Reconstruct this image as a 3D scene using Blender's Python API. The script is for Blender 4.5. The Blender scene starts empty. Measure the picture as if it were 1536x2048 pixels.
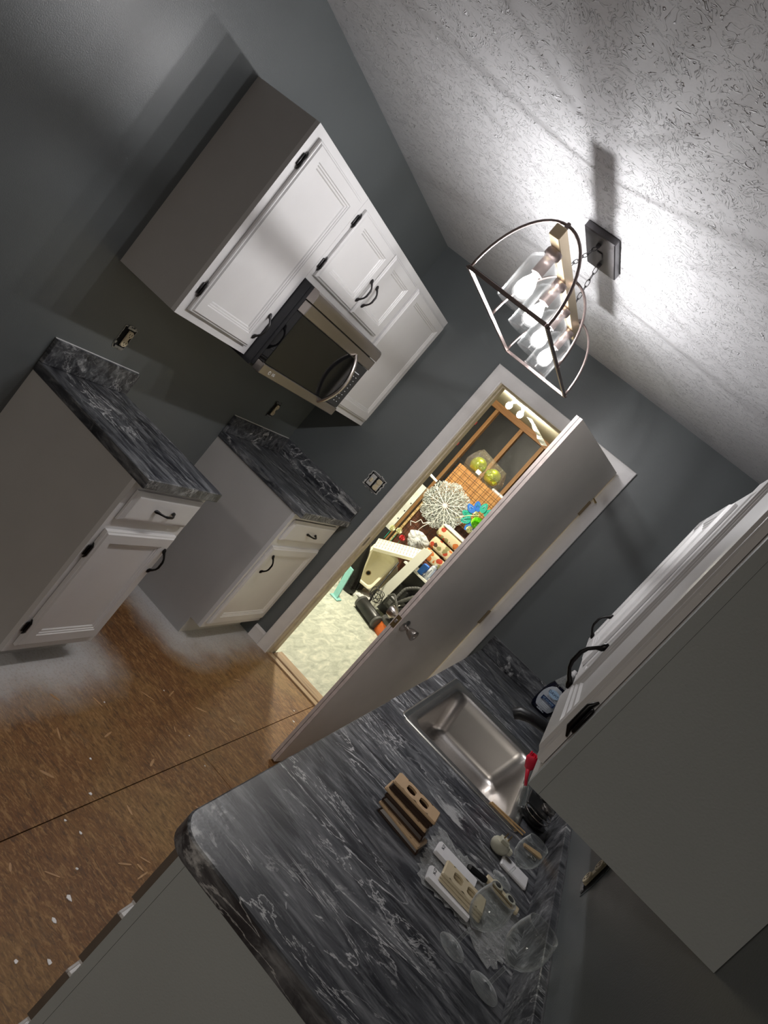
import bpy, bmesh, math, random
from mathutils import Vector, Matrix
random.seed(7)
S = bpy.context.scene
COL = S.collection
PI = math.pi

# ------------------------------------------------------------------ camera
R = [[0.6958038963155884, 0.30542963105183196, 0.6500535965192314],
     [0.6589540927048962, 0.08857796931583525, -0.7469494273773495],
     [-0.2857209155443698, 0.948085799823742, -0.13963120923727043]]
cam = bpy.data.cameras.new('camera')
camo = bpy.data.objects.new('camera', cam)
COL.objects.link(camo)
m = Matrix((( R[0][0], -R[1][0], -R[2][0], 1.8932),
            ( R[0][1], -R[1][1], -R[2][1], -3.7802),
            ( R[0][2], -R[1][2], -R[2][2], 1.6477),
            (0, 0, 0, 1)))
camo.matrix_world = m
cam.sensor_fit = 'VERTICAL'
cam.sensor_height = 36.0
cam.lens = 1403.64 * 36.0 / 2048.0
cam.clip_start = 0.02
S.camera = camo

# ------------------------------------------------------------------ world, view, lights
w = bpy.data.worlds.new('world'); S.world = w; w.use_nodes = True
w.node_tree.nodes['Background'].inputs[0].default_value = (0.5, 0.55, 0.6, 1)
w.node_tree.nodes['Background'].inputs[1].default_value = 0.05
S.view_settings.view_transform = 'Standard'
S.view_settings.look = 'None'
S.view_settings.gamma = 1.0
S.view_settings.use_curve_mapping = False
S.view_settings.exposure = 0.92
BULB = 5.6            # watts of light from each of the four pendant bulbs
LAUNDRY_BULB = 300.0
def area(name, loc, size, power, color, rot=(0, 0, 0)):
    l = bpy.data.lights.new(name, 'AREA'); l.energy = power; l.color = color
    l.shape = 'DISK'; l.size = size
    o = bpy.data.objects.new(name, l); COL.objects.link(o); o.location = loc; o.rotation_euler = rot
    return o
# unseen fill lamp added behind the camera; laundry lamp set by its floor patch
area('dining_fill_light', (1.0, -5.6, 2.42), 0.5, 20.0, (1.0, 0.93, 0.84))
area('laundry_ceiling_light', (-0.12, 1.55, 2.30), 0.16, 46.0, (1.0, 0.93, 0.74))

# ------------------------------------------------------------------ material helpers
class NT:
    def __init__(s, name):
        s.m = bpy.data.materials.new(name); s.m.use_nodes = True
        s.t = s.m.node_tree; s.n = s.t.nodes; s.l = s.t.links
        s.b = s.n['Principled BSDF']
    def node(s, typ, **kw):
        nd = s.n.new(typ)
        for k, v in kw.items():
            if k in ('inp',):
                for kk, vv in v.items(): s.put(nd.inputs[kk], vv)
            else: setattr(nd, k, v)
        return nd
    def put(s, sock, v):
        if isinstance(v, bpy.types.NodeSocket): s.l.new(v, sock)
        else: sock.default_value = v
    def math(s, op, a, b=0.0, c=None, clamp=False):
        nd = s.n.new('ShaderNodeMath'); nd.operation = op; nd.use_clamp = clamp
        s.put(nd.inputs[0], a); s.put(nd.inputs[1], b)
        if c is not None: s.put(nd.inputs[2], c)
        return nd.outputs[0]
    def coord(s, rot=(0, 0, 0), scale=(1, 1, 1), loc=(0, 0, 0)):
        tc = s.n.new('ShaderNodeTexCoord'); mp = s.n.new('ShaderNodeMapping')
        s.l.new(tc.outputs['Object'], mp.inputs[0])
        mp.inputs['Location'].default_value = loc
        mp.inputs['Rotation'].default_value = rot; mp.inputs['Scale'].default_value = scale
        return mp.outputs[0]
    def noise(s, vec, scale, detail=3, rough=0.5, dist=0.0):
        nd = s.n.new('ShaderNodeTexNoise')
        s.l.new(vec, nd.inputs['Vector']); nd.inputs['Scale'].default_value = scale
        nd.inputs['Detail'].default_value = detail; nd.inputs['Roughness'].default_value = rough
        nd.inputs['Distortion'].default_value = dist
        return nd.outputs[0]
    def vor(s, vec, scale, feature='F1', out='Distance', rnd=1.0):
        nd = s.n.new('ShaderNodeTexVoronoi'); nd.feature = feature
        s.l.new(vec, nd.inputs['Vector']); nd.inputs['Scale'].default_value = scale
        nd.inputs['Randomness'].default_value = rnd
        return nd.outputs[out]
    def ramp(s, fac, stops, interp='LINEAR'):
        nd = s.n.new('ShaderNodeValToRGB'); s.l.new(fac, nd.inputs[0])
        cr = nd.color_ramp; cr.interpolation = interp
        while len(cr.elements) < len(stops): cr.elements.new(0.5)
        for e, (p, c) in zip(cr.elements, stops):
            e.position = p; e.color = (*c, 1) if not isinstance(c, (int, float)) else (c, c, c, 1)
        return nd.outputs[0]
    def mix(s, fac, a, b, blend='MIX'):
        nd = s.n.new('ShaderNodeMix'); nd.data_type = 'RGBA'; nd.blend_type = blend
        s.put(nd.inputs[0], fac)
        s.put(nd.inputs[6], a if isinstance(a, bpy.types.NodeSocket) else (*a, 1))
        s.put(nd.inputs[7], b if isinstance(b, bpy.types.NodeSocket) else (*b, 1))
        return nd.outputs[2]
    def bump(s, h, strength=0.3, dist=0.01, normal=None):
        nd = s.n.new('ShaderNodeBump'); s.l.new(h, nd.inputs['Height'])
        nd.inputs['Strength'].default_value = strength; nd.inputs['Distance'].default_value = dist
        if normal is not None: s.l.new(normal, nd.inputs['Normal'])
        s.l.new(nd.outputs[0], s.b.inputs['Normal'])
        return nd.outputs[0]
    def set(s, base=None, rough=None, metal=None, **kw):
        if base is not None: s.put(s.b.inputs['Base Color'], base if isinstance(base, bpy.types.NodeSocket) else (*base, 1))
        if rough is not None: s.put(s.b.inputs['Roughness'], rough)
        if metal is not None: s.b.inputs['Metallic'].default_value = metal
        for k, v in kw.items(): s.put(s.b.inputs[k], v)
        return s.m

def plain(name, col, rough=0.5, metal=0.0, var=0.06, scale=20, bump=0.0, bscale=200, bdist=0.002, spec=None):
    n = NT(name); v = n.coord()
    f = n.noise(v, scale, 4)
    lo = tuple(c * (1 - var) for c in col); hi = tuple(min(1, c * (1 + var)) for c in col)
    c = n.ramp(f, [(0.3, lo), (0.7, hi)])
    n.set(base=c, rough=rough, metal=metal)
    if spec is not None: n.b.inputs['Specular IOR Level'].default_value = spec
    if bump: n.bump(n.noise(v, bscale, 3), bump, bdist)
    return n.m

def brushed(name, col, rough=0.3, axis=1, grain=400):
    n = NT(name); sc = [grain] * 3; sc[axis] = 4
    v = n.coord(scale=tuple(sc))
    f = n.noise(v, 1.0, 3)
    n.set(base=col, rough=n.math('ADD', n.math('MULTIPLY', f, 0.18), rough - 0.09), metal=1.0)
    n.bump(f, 0.05, 0.0005)
    return n.m

def clear(name, tint=(1, 1, 1), ior=1.45, rough=0.02, boost=1.0, base_fac=0.0, wrinkle=0.0, gcol=(1, 1, 1), painted_sheen=0.0, power=5.0):
    n = NT(name)
    tr = n.node('ShaderNodeBsdfTransparent'); tr.inputs[0].default_value = (*tint, 1)
    gl = n.node('ShaderNodeBsdfGlossy'); gl.inputs[0].default_value = (*gcol, 1); gl.inputs['Roughness'].default_value = rough
    fr = n.node('ShaderNodeLayerWeight'); fr.inputs[0].default_value = 0.5
    f0 = ((ior - 1) / (ior + 1)) ** 2      # Schlick reflectance of a thin sheet
    fac = n.math('ADD', n.math('MULTIPLY', n.math('POWER', fr.outputs['Facing'], power), boost * (1 - f0)), base_fac + f0, clamp=True)
    if wrinkle:
        v = n.coord(); h = n.noise(v, 60, 4, 0.6, 1.5)
        bp = n.node('ShaderNodeBump'); n.l.new(h, bp.inputs['Height']); bp.inputs['Strength'].default_value = wrinkle
        bp.inputs['Distance'].default_value = 0.02
        n.l.new(bp.outputs[0], gl.inputs['Normal']); n.l.new(bp.outputs[0], fr.inputs['Normal'])
    refl = gl.outputs[0]
    if painted_sheen:
        df = n.node('ShaderNodeBsdfDiffuse'); df.inputs[0].default_value = (0.8, 0.82, 0.81, 1)  # diffuse white paints bright outlines and sheen into the clear material
        m0 = n.node('ShaderNodeMixShader'); m0.inputs[0].default_value = painted_sheen
        n.l.new(refl, m0.inputs[1]); n.l.new(df.outputs[0], m0.inputs[2]); refl = m0.outputs[0]
    mx = n.node('ShaderNodeMixShader'); n.l.new(fac, mx.inputs[0]); n.l.new(tr.outputs[0], mx.inputs[1]); n.l.new(refl, mx.inputs[2])
    n.l.new(mx.outputs[0], n.n['Material Output'].inputs[0])
    return n.m

def emit(name, col, strength):
    n = NT(name)
    e = n.node('ShaderNodeEmission'); e.inputs[0].default_value = (*col, 1); e.inputs[1].default_value = strength
    n.l.new(e.outputs[0], n.n['Material Output'].inputs[0])
    return n.m

# ------------------------------------------------------------------ materials
M = {}
def wall_paint(name, col, rough=0.34):
    n = NT(name); v = n.coord()
    f = n.noise(v, 3, 4)
    n.set(base=n.ramp(f, [(0.3, tuple(c * 0.95 for c in col)), (0.7, tuple(c * 1.05 for c in col))]), rough=rough)
    n.bump(n.noise(v, 260, 3), 0.25, 0.0015)
    return n.m
M['wall'] = wall_paint('grey_wall_paint', (0.118, 0.130, 0.132))
M['panelgrey'] = wall_paint('grey_cabinet_side_paint', (0.37, 0.395, 0.395), 0.5)
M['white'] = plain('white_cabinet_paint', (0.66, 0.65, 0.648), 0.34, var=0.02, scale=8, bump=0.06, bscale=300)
M['white_shaded'] = plain('white_cabinet_paint_shaded', (0.47, 0.46, 0.45), 0.5, var=0.03, scale=6, bump=0.1, bscale=300)  # the cabinet white darkened, shade of the side panels put into its colour
M['trim'] = plain('white_trim_paint', (0.70, 0.675, 0.67), 0.38, var=0.04, scale=14, bump=0.1, bscale=120)
M['oldtrim'] = plain('cream_jamb_paint', (0.52, 0.45, 0.34), 0.5, var=0.12, scale=18, bump=0.1)
def ceiling():
    n = NT('knockdown_ceiling'); v = n.coord()
    dv = n.node('ShaderNodeVectorMath', operation='ADD')
    n.l.new(v, dv.inputs[0])
    nn = n.node('ShaderNodeTexNoise'); n.l.new(v, nn.inputs['Vector']); nn.inputs['Scale'].default_value = 9
    sc = n.node('ShaderNodeVectorMath', operation='SCALE'); n.l.new(nn.outputs['Color'], sc.inputs[0]); sc.inputs['Scale'].default_value = 0.25
    n.l.new(sc.outputs[0], dv.inputs[1])
    a = n.noise(dv.outputs[0], 30, 1.5, 0.5, 1.6)
    ridge = n.ramp(a, [(0.47, 0.0), (0.495, 1.0), (0.505, 1.0), (0.53, 0.0)])
    big = n.ramp(n.noise(v, 34, 2), [(0.40, 0.0), (0.52, 1.0)])
    h = n.math('MULTIPLY', ridge, big)
    fine = n.noise(v, 200, 2)
    hh = n.math('ADD', h, n.math('MULTIPLY', fine, 0.06))
    n.set(base=(0.56, 0.56, 0.575), rough=0.7)
    n.bump(hh, 0.7, 0.007)
    return n.m
M['ceiling'] = ceiling()
def marble(name, ang, edge=False):
    n = NT(name)
    v = n.coord(rot=(0, 0, -ang), scale=(1.0, 3.6, 3.6))
    v2 = n.coord(rot=(0, 0, -ang), scale=(1, 1.8, 1.8), loc=(3, 1, 0))
    base = n.noise(v, 5.0, 9, 0.62, 0.9)
    c = n.ramp(base, [(0.30, (0.007, 0.008, 0.012)), (0.46, (0.036, 0.038, 0.046)), (0.58, (0.10, 0.104, 0.114)), (0.72, (0.22, 0.225, 0.235))])
    a = n.noise(v, 3.2, 8, 0.6, 1.6)
    vein = n.ramp(a, [(0.482, 0.0), (0.5, 1.0), (0.512, 0.0)])
    gate = n.ramp(n.noise(v2, 2.6, 4), [(0.46, 0.0), (0.62, 1.0)])
    a2 = n.noise(v2, 2.3, 9, 0.66, 2.2)
    vein2 = n.ramp(a2, [(0.60, 0.0), (0.66, 0.9), (0.8, 1.0)])
    fine = n.ramp(n.noise(n.coord(rot=(0, 0, -ang), scale=(1.0, 7.0, 5.0)), 9, 8, 0.7, 0.7), [(0.50, 0.0), (0.70, 0.55)])
    f = n.math('MULTIPLY', vein, gate)
    f = n.math('MAXIMUM', f, n.math('MULTIPLY', vein2, 0.75))
    c = n.mix(fine, c, (0.34, 0.35, 0.36))
    c = n.mix(n.math('MULTIPLY', f, 0.85), c, (0.74, 0.74, 0.74))
    n.set(base=c, rough=0.36)
    n.bump(n.noise(n.coord(), 190, 3), 0.22, 0.0012)
    return n.m
M['marbleR'] = marble('dark_marble_laminate', math.radians(30))
M['marbleL'] = marble('dark_marble_laminate_left', math.radians(27))
def osb():
    n = NT('osb_subfloor')
    layers = None
    v0 = n.coord()
    tone = n.noise(v0, 1.6, 5, 0.6)
    base = n.ramp(tone, [(0.32, (0.115, 0.042, 0.012)), (0.5, (0.185, 0.080, 0.021)), (0.68, (0.24, 0.135, 0.042))])
    c = base
    for k, (ang, sc) in enumerate([(0.3, 15), (1.4, 19), (2.3, 13), (0.9, 40)]):
        v = n.coord(rot=(0, 0, ang), scale=(1, 3.4, 1), loc=(k * 3.1, k, 0))
        f = n.noise(v, sc, 3, 0.6, 1.2)
        dk = n.ramp(f, [(0.34, 0.9), (0.44, 0.0)])
        lt = n.ramp(f, [(0.58, 0.0), (0.66, 0.75)])
        c = n.mix(n.math('MULTIPLY', dk, 0.5), c, (0.045, 0.02, 0.008))
        c = n.mix(n.math('MULTIPLY', lt, 0.8), c, (0.36, 0.20, 0.075))
    # white paint overspray around the base cabinets
    tc = n.node('ShaderNodeTexCoord'); sp = n.node('ShaderNodeSeparateXYZ'); n.l.new(tc.outputs['Object'], sp.inputs[0])
    x, y = sp.outputs[0], sp.outputs[1]
    def sdf(cx, cy, hx, hy):
        dx = n.math('MAXIMUM', n.math('SUBTRACT', n.math('ABSOLUTE', n.math('SUBTRACT', x, cx)), hx), 0)
        dy = n.math('MAXIMUM', n.math('SUBTRACT', n.math('ABSOLUTE', n.math('SUBTRACT', y, cy)), hy), 0)
        return n.math('SQRT', n.math('ADD', n.math('MULTIPLY', dx, dx), n.math('MULTIPLY', dy, dy)))
    d = n.math('MINIMUM', sdf(0.30, -1.64, 0.29, 0.24), sdf(0.30, -0.30, 0.27, 0.34))
    d = n.math('ADD', d, n.math('MULTIPLY', n.math('SUBTRACT', n.noise(v0, 6, 5, 0.6), 0.5), 0.16))
    msk = n.ramp(d, [(0.03, 0.98), (0.11, 0.7), (0.17, 0.3), (0.27, 0.0)])
    grain = n.ramp(n.noise(v0, 90, 4, 0.7), [(0.34, 0.7), (0.5, 1.0)])
    c = n.mix(n.math('MULTIPLY', msk, grain), c, (0.50, 0.495, 0.49))
    dirt = n.ramp(n.noise(v0, 5, 6, 0.7), [(0.58, 0.0), (0.75, 0.35)])
    c = n.mix(dirt, c, (0.27, 0.20, 0.12))
    n.set(base=c, rough=0.62)
    n.bump(n.noise(n.coord(scale=(1, 2, 1)), 80, 5, 0.6), 0.25, 0.003)
    return n.m
M['osb'] = osb()
def vinyl():
    n = NT('laundry_vinyl'); v = n.coord(rot=(0, 0, 0.2), scale=(3.0, 1.0, 1))
    f = n.noise(v, 7, 7, 0.62, 0.9)
    c = n.ramp(f, [(0.3, (0.30, 0.32, 0.27)), (0.5, (0.46, 0.49, 0.42)), (0.7, (0.66, 0.66, 0.56))])
    n.set(base=c, rough=0.45); n.bump(f, 0.1, 0.002)
    return n.m
M['vinyl'] = vinyl()
def wood(name, a, b, ang=0.0, scale=1.0, rough=0.55, axis='x'):
    n = NT(name)
    sc = {'x': (1, 9, 9), 'y': (9, 1, 9), 'z': (9, 9, 1)}[axis]
    v = n.coord(scale=tuple(s * scale for s in sc))
    f = n.noise(v, 3, 6, 0.6, 1.2)
    n.set(base=n.ramp(f, [(0.3, a), (0.7, b)]), rough=rough)
    n.bump(f, 0.08, 0.002)
    return n.m
M['stud'] = wood('pine_stud', (0.30, 0.14, 0.05), (0.48, 0.26, 0.10), axis='z')
M['plate'] = wood('pine_plate', (0.30, 0.13, 0.05), (0.45, 0.24, 0.10), axis='x')
M['ply'] = wood('orange_plywood', (0.36, 0.15, 0.04), (0.62, 0.32, 0.10), axis='z')
M['brownply'] = wood('red_brown_wood', (0.07, 0.022, 0.012), (0.17, 0.055, 0.025), axis='z')
M['pale'] = wood('pale_pine', (0.50, 0.33, 0.14), (0.70, 0.50, 0.24), axis='z')
M['thresh'] = wood('worn_threshold_wood', (0.22, 0.14, 0.08), (0.42, 0.29, 0.17), axis='x')
M['strand'] = wood('loose_wood_strand', (0.34, 0.19, 0.085), (0.50, 0.30, 0.15), axis='x')
M['bamboo'] = wood('bamboo', (0.50, 0.30, 0.13), (0.66, 0.44, 0.22), axis='x')
M['membrane'] = plain('black_house_membrane', (0.006, 0.006, 0.009), 0.45, var=0.4, scale=6, bump=0.2, bscale=8, bdist=0.02)
M['doorleaf'] = plain('greige_door_paint', (0.84, 0.79, 0.72), 0.42, var=0.04, scale=5, bump=0.06, bscale=200)
M['dooredge'] = plain('worn_door_edge', (0.58, 0.50, 0.46), 0.5, var=0.12, scale=30, bump=0.1)
M['black'] = plain('oil_rubbed_bronze', (0.010, 0.009, 0.009), 0.33, 0.6, var=0.2)
M['iron'] = plain('dark_pewter', (0.05, 0.048, 0.05), 0.35, 0.8, var=0.2)
M['blackplastic'] = plain('black_plastic', (0.012, 0.012, 0.013), 0.35, var=0.2)
M['greyplastic'] = plain('dark_grey_plastic', (0.07, 0.07, 0.07), 0.4, var=0.1)
M['blackgloss'] = plain('black_microwave_glass', (0.006, 0.006, 0.007), 0.06, var=0.1)
M['casing'] = plain('charcoal_microwave_case', (0.028, 0.029, 0.033), 0.36, var=0.1)
M['steel'] = plain('brushed_stainless', (0.40, 0.36, 0.335), 0.30, 1.0, var=0.04, scale=3)
M['sink'] = plain('satin_sink_steel', (0.62, 0.59, 0.56), 0.30, 1.0, var=0.04, scale=6, bump=0.04, bscale=300)
M['sinkrim'] = plain('bright_sink_rim', (0.80, 0.79, 0.77), 0.22, 1.0, var=0.02)
M['nickel'] = plain('satin_nickel', (0.50, 0.46, 0.43), 0.28, 1.0, var=0.03)
M['brass'] = plain('aged_brass', (0.30, 0.22, 0.11), 0.4, 0.9, var=0.2)
M['bronze'] = plain('lamp_bronze', (0.20, 0.16, 0.15), 0.33, 0.85, var=0.08)
M['canopy'] = plain('lamp_dark_metal', (0.10, 0.095, 0.10), 0.33, 0.8, var=0.06)
M['gold'] = brushed('champagne_bar', (0.62, 0.50, 0.33), 0.32, axis=1)
M['glass'] = clear('clear_lamp_glass', (0.98, 0.985, 0.985), 1.5, 0.06, 1.0, 0.02, painted_sheen=0.03, power=3.5)
M['wineglass'] = clear('wine_glass', (0.965, 0.975, 0.97), 1.5, 0.04, 1.2, 0.0, painted_sheen=0.6, power=3.6)
M['film'] = clear('plastic_film', (0.90, 0.90, 0.91), 1.45, 0.16, 1.5, 0.20, 1.0, painted_sheen=0.5)
M['bagfilm'] = clear('ornament_bag_film', (0.93, 0.93, 0.9), 1.45, 0.08, 1.2, 0.05, 0.9)
def bulbglass():
    n = NT('glowing_bulb_glass')
    tr = n.node('ShaderNodeBsdfTransparent'); e = n.node('ShaderNodeEmission'); e.inputs[0].default_value = (1, .97, .95, 1); e.inputs[1].default_value = 5.0
    mx = n.node('ShaderNodeMixShader'); mx.inputs[0].default_value = 0.3
    n.l.new(tr.outputs[0], mx.inputs[1]); n.l.new(e.outputs[0], mx.inputs[2]); n.l.new(mx.outputs[0], n.n['Material Output'].inputs[0])
    return n.m
M['bulbglass'] = bulbglass()
M['bulb2'] = emit('laundry_bulb', (1.0, 0.93, 0.76), LAUNDRY_BULB)
M['beige'] = plain('tan_cover_plate', (0.60, 0.41, 0.24), 0.4, var=0.03)
M['brownplate'] = plain('brown_cover_plate', (0.045, 0.022, 0.012), 0.32, var=0.1)
M['ivory'] = plain('ivory_plastic', (0.66, 0.56, 0.38), 0.38, var=0.03)
M['cream'] = plain('cream_plastic', (0.62, 0.60, 0.48), 0.4, var=0.03)
M['tub'] = plain('cream_utility_sink', (0.84, 0.80, 0.62), 0.4, var=0.05, scale=8)
M['plastic_white'] = plain('white_plastic', (0.84, 0.83, 0.84), 0.4, var=0.02)
M['shelfwhite'] = plain('white_shelf_board', (0.66, 0.66, 0.60), 0.5, var=0.02)
M['shadowhole'] = plain('dark_void', (0.004, 0.004, 0.004), 0.9, var=0.2)
M['galv'] = plain('galvanised_box', (0.30, 0.30, 0.31), 0.4, 0.8, var=0.3, scale=60)
M['plaster'] = plain('torn_drywall_paper', (0.50, 0.49, 0.47), 0.8, var=0.15, scale=60)
M['ink'] = plain('dark_ink', (0.02, 0.02, 0.03), 0.6, var=0.02)
M['navy'] = plain('navy_print', (0.010, 0.03, 0.11), 0.4, var=0.02)
M['palebadge'] = plain('pale_blue_badge', (0.42, 0.60, 0.80), 0.4, var=0.02)
M['silverlabel'] = plain('silver_label', (0.46, 0.49, 0.54), 0.35, 0.1, var=0.06)
M['soap'] = plain('dark_blue_soap', (0.004, 0.005, 0.018), 0.08, var=0.05)
M['whiteprint'] = plain('white_print', (0.75, 0.78, 0.82), 0.5, var=0.02)
M['darkedge'] = plain('dark_brown_edge', (0.13, 0.105, 0.085), 0.6, var=0.1)
M['red'] = plain('red_brush', (0.75, 0.015, 0.05), 0.45, var=0.1, bump=0.3, bscale=400)
M['orange'] = plain('orange_plastic', (0.62, 0.14, 0.03), 0.45, var=0.08)
M['teal'] = plain('pale_teal_plastic', (0.25, 0.55, 0.52), 0.4, var=0.08)
M['lime'] = plain('lime_mirror_ball', (0.50, 0.62, 0.02), 0.10, 0.85, var=0.04)
M['tinsel'] = plain('silver_tinsel', (0.66, 0.70, 0.68), 0.4, 0.25, var=0.35, scale=90)
M['twig'] = plain('white_glitter_twig', (0.80, 0.82, 0.80), 0.5, var=0.05)
M['blue'] = plain('blue_foam', (0.02, 0.16, 0.62), 0.5, var=0.08)
M['seagreen'] = plain('teal_foam', (0.02, 0.40, 0.30), 0.5, var=0.08)
M['limeflower'] = plain('lime_petals', (0.30, 0.75, 0.05), 0.5, var=0.2)
M['creampetal'] = plain('cream_petals', (0.65, 0.66, 0.40), 0.6, var=0.15)
M['bagblack'] = plain('black_bin_bag', (0.004, 0.004, 0.004), 0.28, var=0.1, bump=0.5, bscale=18, bdist=0.02)
M['bagwhite'] = plain('white_shopping_bag', (0.62, 0.64, 0.66), 0.45, var=0.08, scale=20, bump=0.5, bscale=22, bdist=0.02)
M['redtag'] = plain('red_tag', (0.55, 0.03, 0.04), 0.5, var=0.05)
M['laundrywall'] = plain('laundry_wall_paint', (0.46, 0.44, 0.36), 0.6, var=0.04, scale=3)
M['laundryceil'] = plain('laundry_ceiling_paint', (0.56, 0.53, 0.42), 0.7, var=0.05, scale=5)
M['bluelabel'] = plain('blue_white_carton', (0.35, 0.42, 0.60), 0.5, var=0.25, scale=40)
def leafprint():
    n = NT('autumn_leaf_fabric'); v = n.coord()
    d = n.vor(v, 17); cc = n.vor(v, 17, out='Color')
    sepc = n.node('ShaderNodeSeparateColor'); n.l.new(cc, sepc.inputs[0])
    dd = n.math('ADD', d, n.math('MULTIPLY', n.noise(v, 40, 3), 0.5))
    msk = n.ramp(dd, [(0.70, 1.0), (0.74, 0.0)])
    leaf = n.ramp(sepc.outputs[0], [(0.0, (0.42, 0.05, 0.02)), (0.35, (0.50, 0.14, 0.03)), (0.6, (0.24, 0.22, 0.10)), (0.85, (0.07, 0.03, 0.015))], 'CONSTANT')
    c = n.mix(msk, (0.62, 0.54, 0.36), leaf)
    n.set(base=c, rough=0.8)
    return n.m
M['leaf'] = leafprint()
def spotboard():
    n = NT('white_enamel_board'); v = n.coord()
    f = n.noise(v, 9, 5)
    n.set(base=n.ramp(f, [(0.35, (0.50, 0.52, 0.48)), (0.6, (0.70, 0.72, 0.68))]), rough=0.4)
    return n.m
M['enamel'] = spotboard()

# ------------------------------------------------------------------ mesh helpers
def link(name, me, mat, parent=None, smooth=False):
    if not me.materials: me.materials.append(M[mat] if isinstance(mat, str) else mat)
    if smooth:
        for p in me.polygons: p.use_smooth = True
    o = bpy.data.objects.new(name, me); COL.objects.link(o)
    if parent is not None: o.parent = parent
    return o
class B:
    def __init__(s): s.v = []; s.f = []
    def add(s, vs, fs):
        k = len(s.v); s.v += [tuple(v) for v in vs]; s.f += [tuple(i + k for i in f) for f in fs]; return s
    def box(s, a, b, mtx=None):
        x0, y0, z0 = a; x1, y1, z1 = b
        vs = [Vector(p) for p in [(x0, y0, z0), (x1, y0, z0), (x1, y1, z0), (x0, y1, z0), (x0, y0, z1), (x1, y0, z1), (x1, y1, z1), (x0, y1, z1)]]
        if mtx: vs = [mtx @ v for v in vs]
        return s.add(vs, [(0, 3, 2, 1), (4, 5, 6, 7), (0, 1, 5, 4), (1, 2, 6, 5), (2, 3, 7, 6), (3, 0, 4, 7)])
    def bbox(s, a, b, r=0.003, mtx=None):
        """box with chamfered edges"""
        x0, y0, z0 = a; x1, y1, z1 = b
        rings = [(z0, r), (z0 + r, 0), (z1 - r, 0), (z1, r)]
        vs = []
        for z, i in rings:
            X0, X1, Y0, Y1 = x0 + i, x1 - i, y0 + i, y1 - i
            c = r if i == 0 else r * 0.5
            vs += [(X0 + c, Y0, z), (X1 - c, Y0, z), (X1, Y0 + c, z), (X1, Y1 - c, z), (X1 - c, Y1, z), (X0 + c, Y1, z), (X0, Y1 - c, z), (X0, Y0 + c, z)]
        if mtx: vs = [mtx @ Vector(v) for v in vs]
        fs = [tuple(range(7, -1, -1)), tuple(range(24, 32))]
        for k in range(3):
            for i in range(8):
                j = (i + 1) % 8; fs.append((k * 8 + i, k * 8 + j, k * 8 + 8 + j, k * 8 + 8 + i))
        return s.add(vs, fs)
    def loft(s, rings, cap0=True, cap1=True, closed=True):
        n = len(rings[0]); vs = [p for r in rings for p in r]; fs = []
        for k in range(len(rings) - 1):
            for i in range(n if closed else n - 1):
                j = (i + 1) % n; fs.append((k * n + i, k * n + j, (k + 1) * n + j, (k + 1) * n + i))
        if cap0: fs.append(tuple(range(n - 1, -1, -1)))
        if cap1: fs.append(tuple((len(rings) - 1) * n + i for i in range(n)))
        return s.add(vs, fs)
    def lathe(s, prof, seg=24, mtx=None, cap0=True, cap1=True, sx=1, sy=1):
        rings = []
        for r, z in prof:
            ring = [Vector((r * math.cos(2 * PI * i / seg) * sx, r * math.sin(2 * PI * i / seg) * sy, z)) for i in range(seg)]
            if mtx: ring = [mtx @ p for p in ring]
            rings.append(ring)
        return s.loft(rings, cap0, cap1)
    def tube(s, pts, rad, seg=8, cyc=False, flat=1.0):
        pts = [Vector(p) for p in pts]; n = len(pts)
        rad = rad if isinstance(rad, (list, tuple)) else [rad] * n
        rings = []; up = None
        for i in range(n):
            if cyc: t = pts[(i + 1) % n] - pts[i - 1]
            else: t = pts[min(i + 1, n - 1)] - pts[max(i - 1, 0)]
            t.normalize()
            if up is None:
                up = Vector((0, 0, 1)) if abs(t.z) < 0.9 else Vector((0, 1, 0))
            a = t.cross(up)
            if a.length < 1e-5: a = t.orthogonal()
            a.normalize(); b = a.cross(t).normalized(); up = b
            rings.append([pts[i] + (a * math.cos(2 * PI * k / seg) + b * math.sin(2 * PI * k / seg) * flat) * rad[i] for k in range(seg)])
        if cyc: rings.append(rings[0]); return s.loft(rings, False, False)
        return s.loft(rings)
    def prism(s, poly, axis, a, b, mtx=None):
        """poly of 2D points extruded along axis"""
        def P(p, t):
            q = {'x': (t, p[0], p[1]), 'y': (p[0], t, p[1]), 'z': (p[0], p[1], t)}[axis]
            return mtx @ Vector(q) if mtx else q
        return s.loft([[P(p, a) for p in poly], [P(p, b) for p in poly]])
    def sphere(s, c, r, seg=16, rings=8, sc=(1, 1, 1), mtx=None):
        R_ = []
        for j in range(1, rings):
            ph = PI * j / rings
            ring = [Vector((c[0] + r * sc[0] * math.sin(ph) * math.cos(2 * PI * i / seg), c[1] + r * sc[1] * math.sin(ph) * math.sin(2 * PI * i / seg), c[2] - r * sc[2] * math.cos(ph))) for i in range(seg)]
            if mtx: ring = [mtx @ p for p in ring]
            R_.append(ring)
        return s.loft(R_)
    def mesh(s, name):
        me = bpy.data.meshes.new(name); me.from_pydata([tuple(v) for v in s.v], [], s.f); me.update()
        bm = bmesh.new(); bm.from_mesh(me); bmesh.ops.recalc_face_normals(bm, faces=bm.faces); bm.to_mesh(me); bm.free()
        return me
    def obj(s, name, mat, parent=None, smooth=False, auto=None):
        o = link(name, s.mesh(name), mat, parent, smooth or auto is not None)
        if auto is not None:
            try: o.data.set_sharp_from_angle(angle=math.radians(auto))
            except Exception: pass
        return o

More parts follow.
